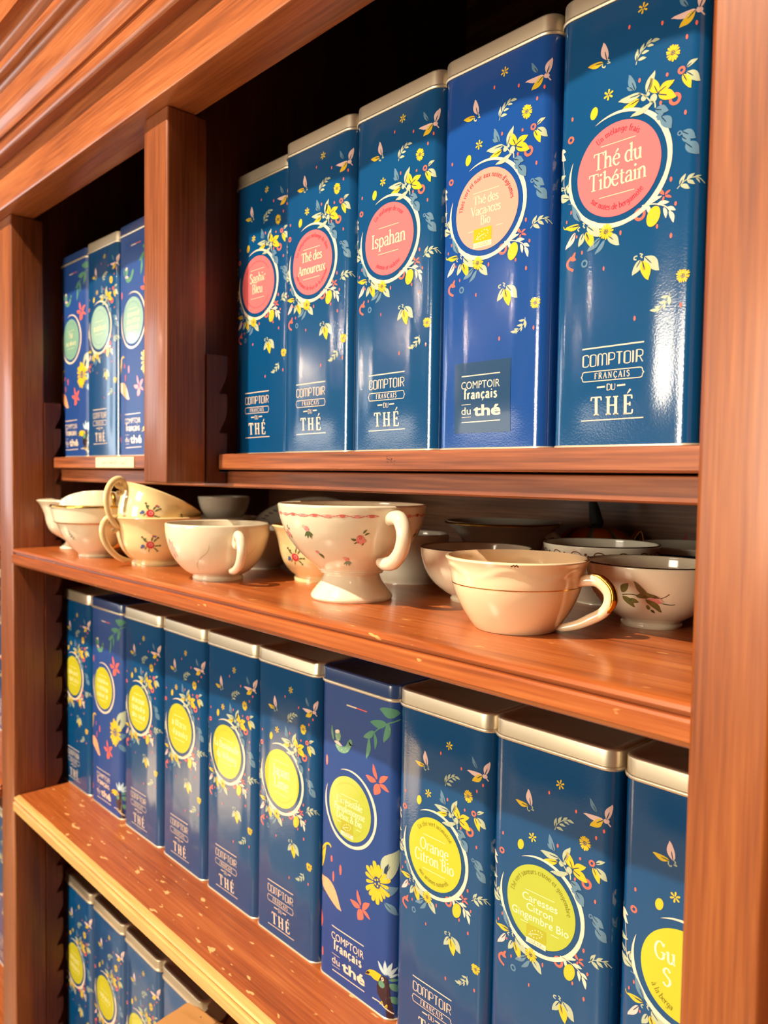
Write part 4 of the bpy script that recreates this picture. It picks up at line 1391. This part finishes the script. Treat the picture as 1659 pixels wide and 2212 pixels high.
def handle(pts, rads, m, flat=.8, ang=0., n=12):
    """pts (r, z) in the handle plane; turned to ang"""
    c, s = math.cos(ang), math.sin(ang)
    P = catmull(pts, 5)
    k = len(pts)-1
    R = []
    for i in range(len(P)):
        t = i/(len(P)-1)*k
        j = min(int(t), k-1)
        R.append(rads[j]+(rads[j+1]-rads[j])*(t-j))
    mb = MB()
    # plane normal is horizontal: width direction
    nrm = Vector((-s, c, 0))
    v, f = [], []
    V3 = [Vector((p[0]*c, p[0]*s, p[1])) for p in P]
    for i, p in enumerate(V3):
        t = (V3[min(i+1, len(V3)-1)]-V3[max(i-1, 0)]).normalized()
        q = t.cross(nrm).normalized()
        for j in range(n):
            a = 2*math.pi*j/n
            v.append(p+nrm*math.cos(a)*R[i]*flat+q*math.sin(a)*R[i])
    for i in range(len(V3)-1):
        for j in range(n): f.append((i*n+j, i*n+(j+1) % n, (i+1)*n+(j+1) % n, (i+1)*n+j))
    f += [tuple(range(n-1, -1, -1)), tuple((len(V3)-1)*n+j for j in range(n))]
    mb.add(v, f, m)
    return mb
def spray(a, k=1., kind='rose', x=0, y=0):
    """small painted flower spray centred at x, y (mm)"""
    if kind == 'rose':
        a.ell(x, y, 3.2*k, 3.0*k, 0, 'rose', 2)
        a.ell(x+.5*k, y+.4*k, 1.7*k, 1.5*k, 0, 'pink', 3)
        a.ell(x+.3*k, y+.2*k, .8*k, .7*k, 0, 'rose', 4)
        a.ell(x-6*k, y-1*k, 1.6*k, 1.5*k, 0, 'blue', 2)
        a.ell(x-7.4*k, y-2.2*k, 1.1*k, .9*k, 0, 'blue', 2)
        for p, q, r, s in ((-2, 2, -6, 6.5), (1, 3, 2.5, 7.5), (2.5, 2.5, 6, 6), (3, -1, 7.5, -.5), (2.5, -2, 5.5, -5), (-1, -3, -2, -6), (-3, -1, -5, -4)):
            a.leaf(x+p*k, y+q*k, x+r*k, y+s*k, .26, 'leaf', 1)
        for p, q, c in ((-6, 6.5, 'brown'), (2.5, 7.5, 'rose'), (6, 6, 'brown'), (4, 7, 'blue'), (7.5, -.5, 'leaf'), (5.5, -5, 'leaf'), (-3.6, 5, 'leaf')):
            a.ell(x+p*k, y+q*k, .95*k, .7*k, 30, c, 2, 10)
    elif kind == 'bud':
        for i in range(9):
            t = i*.7
            a.ell(x+(.3*i)*k*math.cos(t), y+(.3*i)*k*math.sin(t), 1.5*k, 1.3*k, t*57, 'pink' if i % 3 else 'garland', 2+(i % 2), 10)
        for p, q, r, s in ((-2, -1, -6, -.2), (-2, -2, -4, -3.4), (2, 2, 5, 3.4), (1, 3, 3.2, 5.4), (2, -2, 1, -4.5)):
            a.leaf(x+p*k, y+q*k, x+r*k, y+s*k, .35, 'leaf', 1)
    elif kind == 'sprig':
        a.ell(x, y+2*k, 1.7*k, 1.5*k, 0, 'pink', 2)
        a.ell(x-1.6*k, y+3*k, 1.2*k, 1.0*k, 0, 'blush', 2)
        for i in range(8): a.leaf(x, y+.5*k, x+(-3+.95*i)*k, y+(-2.6+1.2*math.sin(i*2.1))*k, .3, 'leaf', 1)
    elif kind == 'stem':
        a.leaf(x, y, x+2.6*k, y-3.6*k, .3, 'leaf', 1)
        a.leaf(x+.5*k, y, x+3.4*k, y-2.4*k, .28, 'leaf', 1)
        a.ell(x-.3*k, y+.8*k, 1.2*k, 1.0*k, 0, 'pink', 2)
def glaze(a, name, o, ang, z0, parent):
    return link(name, a.mesh(name, on_cup(o, ang, z0), prefix='glaze_'), parent)
def lookang(x, y):
    """direction from a cup to the camera"""
    return math.atan2(-.3242-y, 1.0081-x)
CUPS = 'teacups standing on the cup shelf'
def cup(label, x, y, outer, m, z=ZC, group=CUPS, fn=None, thick=.0022, rot=None, name='teacup'):
    t = thing(name, label, 'cup', (x, y, z), rot or (0, 0, 0), group)
    prof, o = bowl_profile(outer, thick)
    mb = MB()
    mb.lathe(prof, m, 72, fn)
    me = mb.build('bowl', t, angle=60)
    return t, o
def sub(mb, name, parent):
    o = mb.build(name, parent, angle=60)
    return o

# footed breakfast cup with pink garland
x, y = .5494, .0770
out = [(.0312, .0000), (.0322, .0016), (.0318, .0040), (.0285, .0085), (.0245, .0135), (.0222, .0185), (.0222, .0205), (.0262, .0225), (.0262, .0240),
       (.0340, .0300), (.0430, .0385), (.0512, .0500), (.0560, .0610), (.0582, .0700), (.0587, .0735)]
t, o = cup('large white footed cup with pink garland rim and small rose sprigs', x, y, out, 'china_white', thick=.0026)
A0 = lookang(x, y)
ah = A0+.50
sub(handle([(.0545, .0640), (.0600, .0660), (.0690, .0660), (.0745, .0600), (.0755, .0520), (.0715, .0425), (.0620, .0345), (.0500, .0320), (.0420, .0325)],
           [.0040, .0052, .0058, .0058, .0056, .0055, .0056, .0050, .0030], 'china_white', .95, ah, 16), 'handle', t)
a = Art()
L = 2*math.pi*.0575*1000
n = 34
for i in range(n):
    u = L*i/n
    if abs(((u*.001/.0575)+0-ah+math.pi) % (2*math.pi)-math.pi) < .16: continue
    a.stroke([(u, 0), (u+L/n*.5, 1.1*(1 if i % 2 else -1)), (u+L/n, 0)], .55, 'garland', 1)
    a.ell(u+L/n*.5, .2*(1 if i % 2 else -1), 2.1, 1.15, 0, 'garland' if i % 2 else 'pink', 2, 12)
    a.stroke([(u, .2), (u+L/n*.5, -.9*(1 if i % 2 else -1)), (u+L/n, .2)], .35, 'pink', 1)
glaze(a, 'garland_border', o, 0, .0672, t)
for da, z, k, kind in ((-.66, .0545, 1.35, 'sprig'), (.12, .0510, 1.25, 'bud'), (-.62, .0385, 1.2, 'stem'), (-.10, .0325, 1.0, 'sprig'), (1.13, .053, 1., 'sprig'), (-1.15, .053, 1.1, 'bud')):
    a = Art()
    spray(a, k, kind)
    glaze(a, 'rose_sprig', o, A0+da, z, t)

# front cream cup, relief rim, gold line, gold handle
x, y = .7081, .0785
out = [(.0250, .0000), (.0262, .0010), (.0300, .0060), (.0350, .0140), (.0392, .0230), (.0415, .0310), (.0424, .0370), (.0440, .0420), (.0458, .0455)]
def wavy(a, r, z, j):
    if z > .0335 and r > .036:
        w_ = .5+.5*math.cos(6*a)
        k = min(1, (z-.0335)/.004)*max(0, 1-abs((z-.0335-.007*w_-.001)/.0026))
        return r+.0007*k, z
    return r, z
t, o = cup('pale cream cup with moulded rim, thin gold line and gilt handle, nearest the camera', x, y, out, 'china_pink', fn=wavy)
A0 = lookang(x, y)
ah = A0+1.16
sub(handle([(.0400, .0325), (.0455, .0345), (.0530, .0345), (.0595, .0285), (.0600, .0215), (.0560, .0155), (.0480, .0105), (.0405, .0066), (.0320, .0040), (.0268, .0036)],
           [.0030, .0036, .0036, .0034, .0036, .0034, .0034, .0030, .0026, .0016], 'china_pink', .85, ah), 'handle', t)
sub(handle([(.0500, .0385), (.0560, .0368), (.0618, .0312), (.0632, .0240), (.0604, .0178), (.0545, .0132)], [.0008, .0016, .0020, .0022, .0018, .0006], 'gold', 1.5, ah), 'gold_trim', t)
sub(band(o, .0292, .0298, 'gold'), 'gold_line', t)
a = Art()
for i in range(7): a.ell(i*.6-2, (i % 3)*.35, .6, .35, i*20, 'brown', 1, 8)
glaze(a, 'rim_chip', o, A0-.02, .0447, t)

# right cup with rosebud
def rosebud(a, k=1.):
    a.leaf(-17*k, 3*k, -11*k, 11*k, .55, 'olive', 1)
    a.stroke([(-17*k, 1*k), (-8*k, 2*k), (0, 0), (8*k, -1*k)], .7*k, 'dkolive', 1)
    a.leaf(-17*k, 0, -8*k, -9*k, .45, 'olive', 1)
    a.leaf(-12*k, -3*k, -4*k, -4*k, .5, 'olive', 1)
    a.leaf(-12*k, -4*k, -9*k, -1*k, .5, 'leaf', 2)
    a.ell(3*k, -8*k, 1.5*k, 2.2*k, 30, 'olive', 1)
    a.leaf(5*k, -10*k, 9*k, -13*k, .4, 'dkolive', 1)
    a.leaf(2*k, 0, 15*k, -2.5*k, .5, 'blush', 2)
    a.leaf(3*k, -1*k, 14*k, -4*k, .35, 'pink', 3)
    a.leaf(-6*k, 1*k, 8*k, 2*k, .35, 'olive', 4)
    a.leaf(0, 2*k, 12*k, .5*k, .25, 'dkolive', 4)
    a.leaf(3*k, 1*k, -7*k, 13*k, .28, 'olive', 4)
    a.leaf(1*k, -1*k, 15*k, -12*k, .26, 'olive', 4)
    a.stroke([(12*k, 0), (16*k, 2*k), (18*k, 4*k)], .5*k, 'dkolive', 4)
    a.stroke([(14*k, -4*k), (20*k, -5*k), (24*k, -4.6*k)], .6*k, 'dkolive', 4)
out = [(.0192, .0000), (.0198, .0018), (.0192, .0038), (.0250, .0075), (.0330, .0140), (.0390, .0225), (.0425, .0320), (.0436, .0385), (.0438, .0412)]
dz = out
x, y = .7590, .1600
t, o = cup('white cup with dark rim and pink rosebud on olive stems, beside the right pilaster', x, y, out, 'china_white')
A0 = lookang(x, y)
sub(rim_ring(o, 'rim_dark', .0006), 'dark_rim', t)
a = Art()
rosebud(a, .80)
glaze(a, 'rosebud_print', o, A0-.12, .0232, t)
sub(handle([(.0410, .0320), (.0500, .0335), (.0570, .0270), (.0560, .0190), (.0470, .0110), (.0360, .0085), (.0310, .0090)], [.0022, .0026, .0026, .0025, .0026, .0028, .0016], 'china_white', .9, A0+1.28), 'handle', t)
# its twin, half hidden behind the cream cup
x, y = .6199, .1445
t, o = cup('white dark-rimmed cup with olive leaf, half hidden behind the gilt-handled cream cup', x, y, dz, 'china_white')
A0 = lookang(x, y)
sub(rim_ring(o, 'rim_dark', .0006), 'dark_rim', t)
a = Art()
rosebud(a, .8)
glaze(a, 'rosebud_print', o, A0+.06, .0205, t)
sub(handle([(.0410, .0320), (.0500, .0335), (.0570, .0270), (.0560, .0190), (.0470, .0110), (.0360, .0085), (.0310, .0090)], [.0022, .0026, .0026, .0025, .0026, .0028, .0016], 'china_white', .9, A0+2.6), 'handle', t)

# swirl relief cup
x, y = .3877, .0545
out = [(.0226, .0000), (.0230, .0022), (.0224, .0040), (.0300, .0085), (.0385, .0180), (.0440, .0290), (.0467, .0400), (.0474, .0480), (.0474, .0504)]
t, o = cup('creamy cup with swirled relief lines and loop handle facing forward', x, y, out, 'china_white')
A0 = lookang(x, y)
sub(handle([(.0460, .0395), (.0475, .0345), (.0520, .0340), (.0520, .0400), (.0570, .0440), (.0640, .0400), (.0665, .0300), (.0610, .0190), (.0500, .0130), (.0400, .0110), (.0350, .0115)],
           [.0016, .0022, .0028, .0034, .0040, .0042, .0042, .0040, .0036, .0028, .0014], 'china_white', 1., A0+.30, 14), 'handle', t)
for da in (-.35, .62, 1.5, 2.5, -1.5, -2.4):
    a = Art()
    a.stroke([(8, 12), (6, 5), (-1, -1), (-6, -7), (-7, -13)], .55, 'swirl', 1, taper=True)
    glaze(a, 'relief_line', o, A0+da, .0235, t)
a = Art()
for i in range(14):
    an = i*.9
    a.leaf(0, 0, (4+.35*i)*math.cos(an), (4+.55*i)*math.sin(an), .4, 'blush' if i % 3 else 'pink', 1+i % 3)
glaze(a, 'flower_print', o, A0-1.12, .030, t)

# yellowish rose cups: two stacked at the left, one behind the footed cup
ry = [(.0256, .0000), (.0258, .0028), (.0250, .0048), (.0300, .0090), (.0362, .0170), (.0398, .0270), (.0415, .0360), (.0440, .0440), (.0477, .0500)]
def rose_cup(label, x, y, z, rot, hand, sprays, k=1.):
    t, o = cup(label, x, y, [(r*k, z_) for r, z_ in ry], 'china_yellow', z=z, rot=rot, group='yellow rose cups')
    if hand is not None:
        sub(handle([(.0400, .0440), (.0440, .0470), (.0520, .0500), (.0580, .0440), (.0590, .0330), (.0540, .0210), (.0450, .0110), (.0360, .0060), (.0290, .0055)],
                   [.0026, .0030, .0034, .0036, .0034, .0032, .0030, .0028, .0014], 'china_yellow', .8, hand), 'handle', t)
        sub(handle([(.0560, .0470), (.0520, .0430), (.0470, .0430), (.0440, .0390), (.0470, .0360), (.0490, .0385)], [.0016, .0026, .0028, .0028, .0024, .0014], 'china_yellow', .8, hand), 'handle_scroll', t)
    for da, z0, s in sprays:
        a = Art()
        spray(a, s)
        glaze(a, 'rose_spray', o, da, z0, t)
    return t, o
x, y = .2480, .0655
A0 = lookang(x, y)
rose_cup('yellowish cup with rose spray and scrolled handle, lower of the left stack', x, y, ZC, None, A0-1.10, ((A0-.17, .0230, 1.25), (A0+2, .023, 1.2)))
# upper cup lies tilted back in the lower one
def lean(deg, right, away):
    d = Vector((.687, .726, 0))*right+Vector((-.726, .687, 0))*away
    return tuple(Matrix.Rotation(math.radians(deg), 4, Vector((0, 0, 1)).cross(d.normalized())).to_euler())
rose_cup('yellowish cup with rose spray lying tilted inside the lower cup of the left stack', x-0.0001, y-0.0160, ZC+.0224, lean(24, .75, .7), A0-1.02, ((A0-.10, .0270, 1.25), (A0+.90, .0300, 1.25)), .93)
x, y = .4520, .1240
A0 = lookang(x, y)
rose_cup('yellowish cup with rose spray standing behind the footed cup', x, y, ZC, None, A0+2.4, ((A0-.66, .0235, 1.2),), .95)

# gold banded cup with a second one tilted in it, and a flared footed cup behind, at the left end
x, y = .1400, .0480
A0 = lookang(x, y)
out = [(.0212, .0000), (.0216, .0018), (.0212, .0036), (.0280, .0100), (.0370, .0220), (.0440, .0370), (.0470, .0400), (.0485, .0480), (.0500, .0560), (.0512, .0578)]
t, o = cup('white cup with two gold bands and gilt handle at the left end, under another cup', x, y, out, 'china_white')
sub(band(o, .0385, .0400, 'gold'), 'gold_band', t)
sub(rim_ring(o, 'gold', .0010), 'gold_rim', t)
sub(handle([(.0470, .0420), (.0540, .0450), (.0600, .0400), (.0590, .0290), (.0520, .0180), (.0380, .0120), (.0300, .0125)], [.0022, .0030, .0032, .0028, .0028, .0026, .0014], 'gold', .9, A0+.46), 'gold_handle', t)
a = Art()
for i in range(16):
    an = i*1.3
    a.stroke([(0+i*.3, 0-i*.5), (3*math.cos(an)+i*.3, 3.4*math.sin(an)-i*.5)], .45, 'paint_grey', 1, False)
glaze(a, 'grey_sketch', o, A0-.86, .0300, t)
out = [(.0200, .0000), (.0206, .0016), (.0270, .0080), (.0350, .0190), (.0396, .0310), (.0410, .0420), (.0414, .0480)]
t, o = cup('white cup with gold strap handle lying tilted inside the gold banded cup', x+0.0130, y-0.0053, out, 'china_white', z=ZC+.0144, rot=lean(24, -.35, .9))
sub(handle([(.0405, .0450), (.0450, .0440), (.0480, .0360), (.0460, .0260), (.0395, .0180)], [.0016, .0022, .0022, .0022, .0012], 'gold', .9, A0+.35), 'gold_handle', t)
x, y = .0400, .0590
out = [(.0150, .0000), (.0158, .0014), (.0120, .0048), (.0085, .0090), (.0130, .0130), (.0250, .0210), (.0305, .0310), (.0330, .0430), (.0375, .0540), (.0420, .0602)]
t, o = cup('white flared cup on a small foot, leftmost on the cup shelf', x, y, out, 'china_white')

# cups in the shade at the back
x, y = .5055, .1860
out = [(.0300, .0000), (.0304, .0020), (.0330, .0080), (.0350, .0180), (.0360, .0300), (.0366, .0400), (.0372, .0435)]
t, o = cup('plain straight-sided cream cup in the shade between the footed and dark-rimmed cups', x, y, out, 'china_grey')
x, y = .5370, .2850
out = [(.0300, .0000), (.0306, .0020), (.0330, .0100), (.0360, .0220), (.0400, .0340), (.0470, .0440), (.0560, .0510), (.0575, .0522)]
t, o = cup('wide flared grey-white bowl with gilt rim at the back of the shelf', x, y, out, 'china_grey', name='bowl_cup')
A0 = lookang(x, y)
sub(rim_ring(o, 'gold', .0007), 'gold_rim', t)
sub(handle([(.0440, .0400), (.0520, .0430), (.0570, .0380), (.0540, .0290), (.0420, .0200), (.0350, .0190)], [.0022, .0028, .0028, .0026, .0024, .0014], 'china_grey', .9, A0+1.15), 'handle', t)
x, y = .6860, .2170
out = [(.0185, .0000), (.0190, .0016), (.0240, .0060), (.0330, .0150), (.0395, .0260), (.0430, .0360), (.0445, .0440), (.0447, .0458)]
t, o = cup('white cup with brown scroll border under a thin dark rim, behind the rosebud cup', x, y, out, 'china_grey')
A0 = lookang(x, y)
sub(rim_ring(o, 'rim_dark', .0005), 'dark_rim', t)
a = Art()
for i in range(16):
    u = 2*math.pi*44*i/16-2*math.pi*22
    s = 1 if i % 2 else -1
    a.stroke([(u-5, -2), (u-4, 2.2), (u, 2.8), (u+3, .8), (u+1.5, -1.6), (u-.5, -.6)], .8, 'brown', 1)
    a.ell(u+6.4, 1.2, 1.1, 1.1, 0, 'brown', 1, 8)
    a.ell(u+8.4, -.4, 1.1, 1.1, 0, 'brown', 1, 8)
    a.ell(u+6.8, -1.8, .9, .9, 0, 'brown', 1, 8)
glaze(a, 'scroll_border', o, A0, .0395, t)
sub(handle([(.0430, .0390), (.0500, .0500), (.0580, .0530), (.0620, .0440), (.0580, .0300), (.0440, .0200), (.0370, .0200)], [.0018, .0020, .0020, .0020, .0020, .0020, .0012], 'gold', .9, A0+math.pi-.55), 'gilt_handle', t)
x, y = .7150, .3180
out = [(.0280, .0000), (.0284, .0018), (.0370, .0080), (.0440, .0190), (.0490, .0300), (.0520, .0390), (.0528, .0412)]
t, o = cup('bowl white inside and dark blue outside, by the right pilaster at the back', x, y, out, 'china_grey', name='bowl_cup')
sub(band(o, .0030, .0370, 'china_blue', 64, .0003), 'blue_glaze', t)
x, y = .3400, .1340
out = [(.0200, .0000), (.0204, .0018), (.0290, .0080), (.0380, .0190), (.0430, .0300), (.0450, .0380), (.0452, .0400)]
t, o = cup('plain grey-white cup in shadow behind the swirled cup', x, y, out, 'china_grey')
x, y = .1300, .2200
t, o = cup('dim white cup at the back left, lower one of the shadowed pair', x, y, out, 'china_grey')
t, o = cup('dim white cup at the back left, upper one of the shadowed pair', x+.001, y, [(r*.74, z*.9) for r, z in out], 'china_grey', z=ZC+.0300)
# patterned saucer leaning behind
q = Matrix.Rotation(math.radians(24), 4, Vector((math.cos(A0+math.pi/2), math.sin(A0+math.pi/2), 0)))
t = thing('saucer', 'white saucer with grey leaf border leaning in the shade behind the swirled cup', 'saucer', (.2520, .2600, ZC+.0290), tuple(q.to_euler()))
out = [(.0240, .0000), (.0246, .0016), (.0300, .0030), (.0450, .0055), (.0590, .0100), (.0640, .0130)]
prof, o = bowl_profile(out, .0022)
mb = MB()
mb.lathe(prof, 'china_grey', 72)
sub(mb, 'plate', t)
a = Art()
for i in range(44):
    an = 2*math.pi*i/44
    a.leaf(53*math.cos(an), 53*math.sin(an), 59*math.cos(an+.06), 59*math.sin(an+.06), .55, 'paint_grey', 1)
def on_plate(u, v, off):
    r = math.hypot(u, v)*.001
    z = .0055+(r-.045)/.014*.0045 if r < .059 else .010+(r-.059)/.005*.003
    return (u*.001, v*.001, z+.0024+off)
link('leaf_border', a.mesh('leaf_border', on_plate, prefix='glaze_'), t)

# ornamental pumpkin
mp = mat('pumpkin_skin', rough=.45)
b = mp.node_tree.nodes['Principled BSDF']
tc = N(mp, 'ShaderNodeTexCoord')
sp = N(mp, 'ShaderNodeSeparateXYZ')
LK(mp, tc.outputs['Object'], sp.inputs[0])
at = N(mp, 'ShaderNodeMath', operation='ARCTAN2')
LK(mp, sp.outputs[1], at.inputs[0])
LK(mp, sp.outputs[0], at.inputs[1])
ml = N(mp, 'ShaderNodeMath', operation='MULTIPLY')
ml.inputs[1].default_value = 8
LK(mp, at.outputs[0], ml.inputs[0])
sn = N(mp, 'ShaderNodeMath', operation='COSINE')
LK(mp, ml.outputs[0], sn.inputs[0])
cr = N(mp, 'ShaderNodeValToRGB')
cr.color_ramp.elements[0].position = .02
cr.color_ramp.elements[0].color = srgb(120, 110, 84)
cr.color_ramp.elements[1].position = .3
cr.color_ramp.elements[1].color = srgb(206, 88, 26)
mr = N(mp, 'ShaderNodeMapRange')
mr.inputs[1].default_value = -1
LK(mp, sn.outputs[0], mr.inputs[0])
LK(mp, mr.outputs[0], cr.inputs[0])
LK(mp, cr.outputs[0], b.inputs['Base Color'])
t = thing('pumpkin', 'small orange ornamental pumpkin with grey ribs and dark stalk at the back of the shelf', 'pumpkin', (.6000, .3500, ZC))
mb = MB()
pp = catmull([(.0, .0050), (.0120, .0010), (.0260, .0030), (.0370, .0150), (.0385, .0270), (.0330, .0410), (.0200, .0490), (.0080, .0480), (0, .0440)], 5)
mb.lathe(pp, 'pumpkin_skin', 96, lambda a, r, z, j: (r*(.93+.07*abs(math.cos(4*a))**.6), z))
sub(mb, 'flesh', t)
mb = MB()
sp_ = catmull([(0, 0, .0440), (.001, .001, .052), (-.0015, .001, .062), (-.004, .002, .0705), (-.006, .002, .0745)], 4)
mb.tube(sp_, [.0080-.0045*i/(len(sp_)-1) for i in range(len(sp_))], 'stalk', 8)
sub(mb, 'stalk', t)
# dry red leaf standing at the back right
mb = MB()
mb.add([(0, 0, 0), (.014, 0, .002), (.012, .003, .022), (.005, .001, .0495), (-.002, .002, .030), (-.009, .003, .020)], [(0, 1, 2), (0, 2, 3), (0, 3, 4), (0, 4, 5)], 'leaf_red')
mb.add([(0, .0008, 0), (.014, .0008, .002), (.012, .0038, .022), (.005, .0018, .0495), (-.002, .0028, .030), (-.009, .0038, .020)], [(2, 1, 0), (3, 2, 0), (4, 3, 0), (5, 4, 0)], 'leaf_red')
o = mb.build('dry_leaf', loc=(.674, .376, ZC))
tag(o, 'tiny dark red dried leaf standing behind the blue bowl', 'leaf')

# torn cardboard lying over the bottom tins
t = thing('cardboard_flap', 'torn brown cardboard box flap leaning over the bottom row of tins', 'cardboard', (.3400, .0220, -.1252), (0, 0, .22))
def crumple(x0, x1, y0, y1, z, th, seed, m, tilt=0., nx=14, ny=8):
    rnd = random.Random(seed)
    mb = MB()
    hz = [[rnd.uniform(-.0003, .0003) for _ in range(nx+1)] for _ in range(ny+1)]
    ex = [rnd.uniform(-.0024, .0024) for _ in range(ny+1)]
    ey = [rnd.uniform(-.0012, .0012) for _ in range(nx+1)]
    v = []
    for s in (0, 1):
        for j in range(ny+1):
            for i in range(nx+1):
                px = x0+(x1-x0)*i/nx+(ex[j] if i in (0, nx) else 0)
                py = y0+(y1-y0)*j/ny+(ey[i] if j in (0, ny) else 0)
                v.append((px, py, z+hz[j][i]+tilt*(py-y0)+(th if s else 0)))
    k = (nx+1)*(ny+1)
    f = []
    for j in range(ny):
        for i in range(nx):
            q = [j*(nx+1)+i, j*(nx+1)+i+1, (j+1)*(nx+1)+i+1, (j+1)*(nx+1)+i]
            f += [tuple(q[::-1]), tuple(p+k for p in q)]
    for i in range(nx):
        f += [(i, i+1, i+1+k, i+k), (ny*(nx+1)+i+1, ny*(nx+1)+i, ny*(nx+1)+i+k, ny*(nx+1)+i+1+k)]
    for j in range(ny):
        a_, b_ = j*(nx+1), (j+1)*(nx+1)
        f += [(b_, a_, a_+k, b_+k), (a_+nx, b_+nx, b_+nx+k, a_+nx+k)]
    mb.add(v, f, m)
    return mb
crumple(.000, .105, -.070, .036, 0, .0032, 3, 'cardboard').build('sheet', t, angle=15)
crumple(.006, .090, -.066, .026, .0034, .0024, 5, 'cardboard', .06).build('folded_layer', t, angle=15)
crumple(.012, .080, -.066, .012, .0086, .0020, 15, 'cardboard', .03).build('folded_layer', t, angle=15)
crumple(.030, .052, .020, .046, .0034, .0075, 8, 'cardboard_dark', .05, 6, 6).build('torn_edge', t, angle=20)
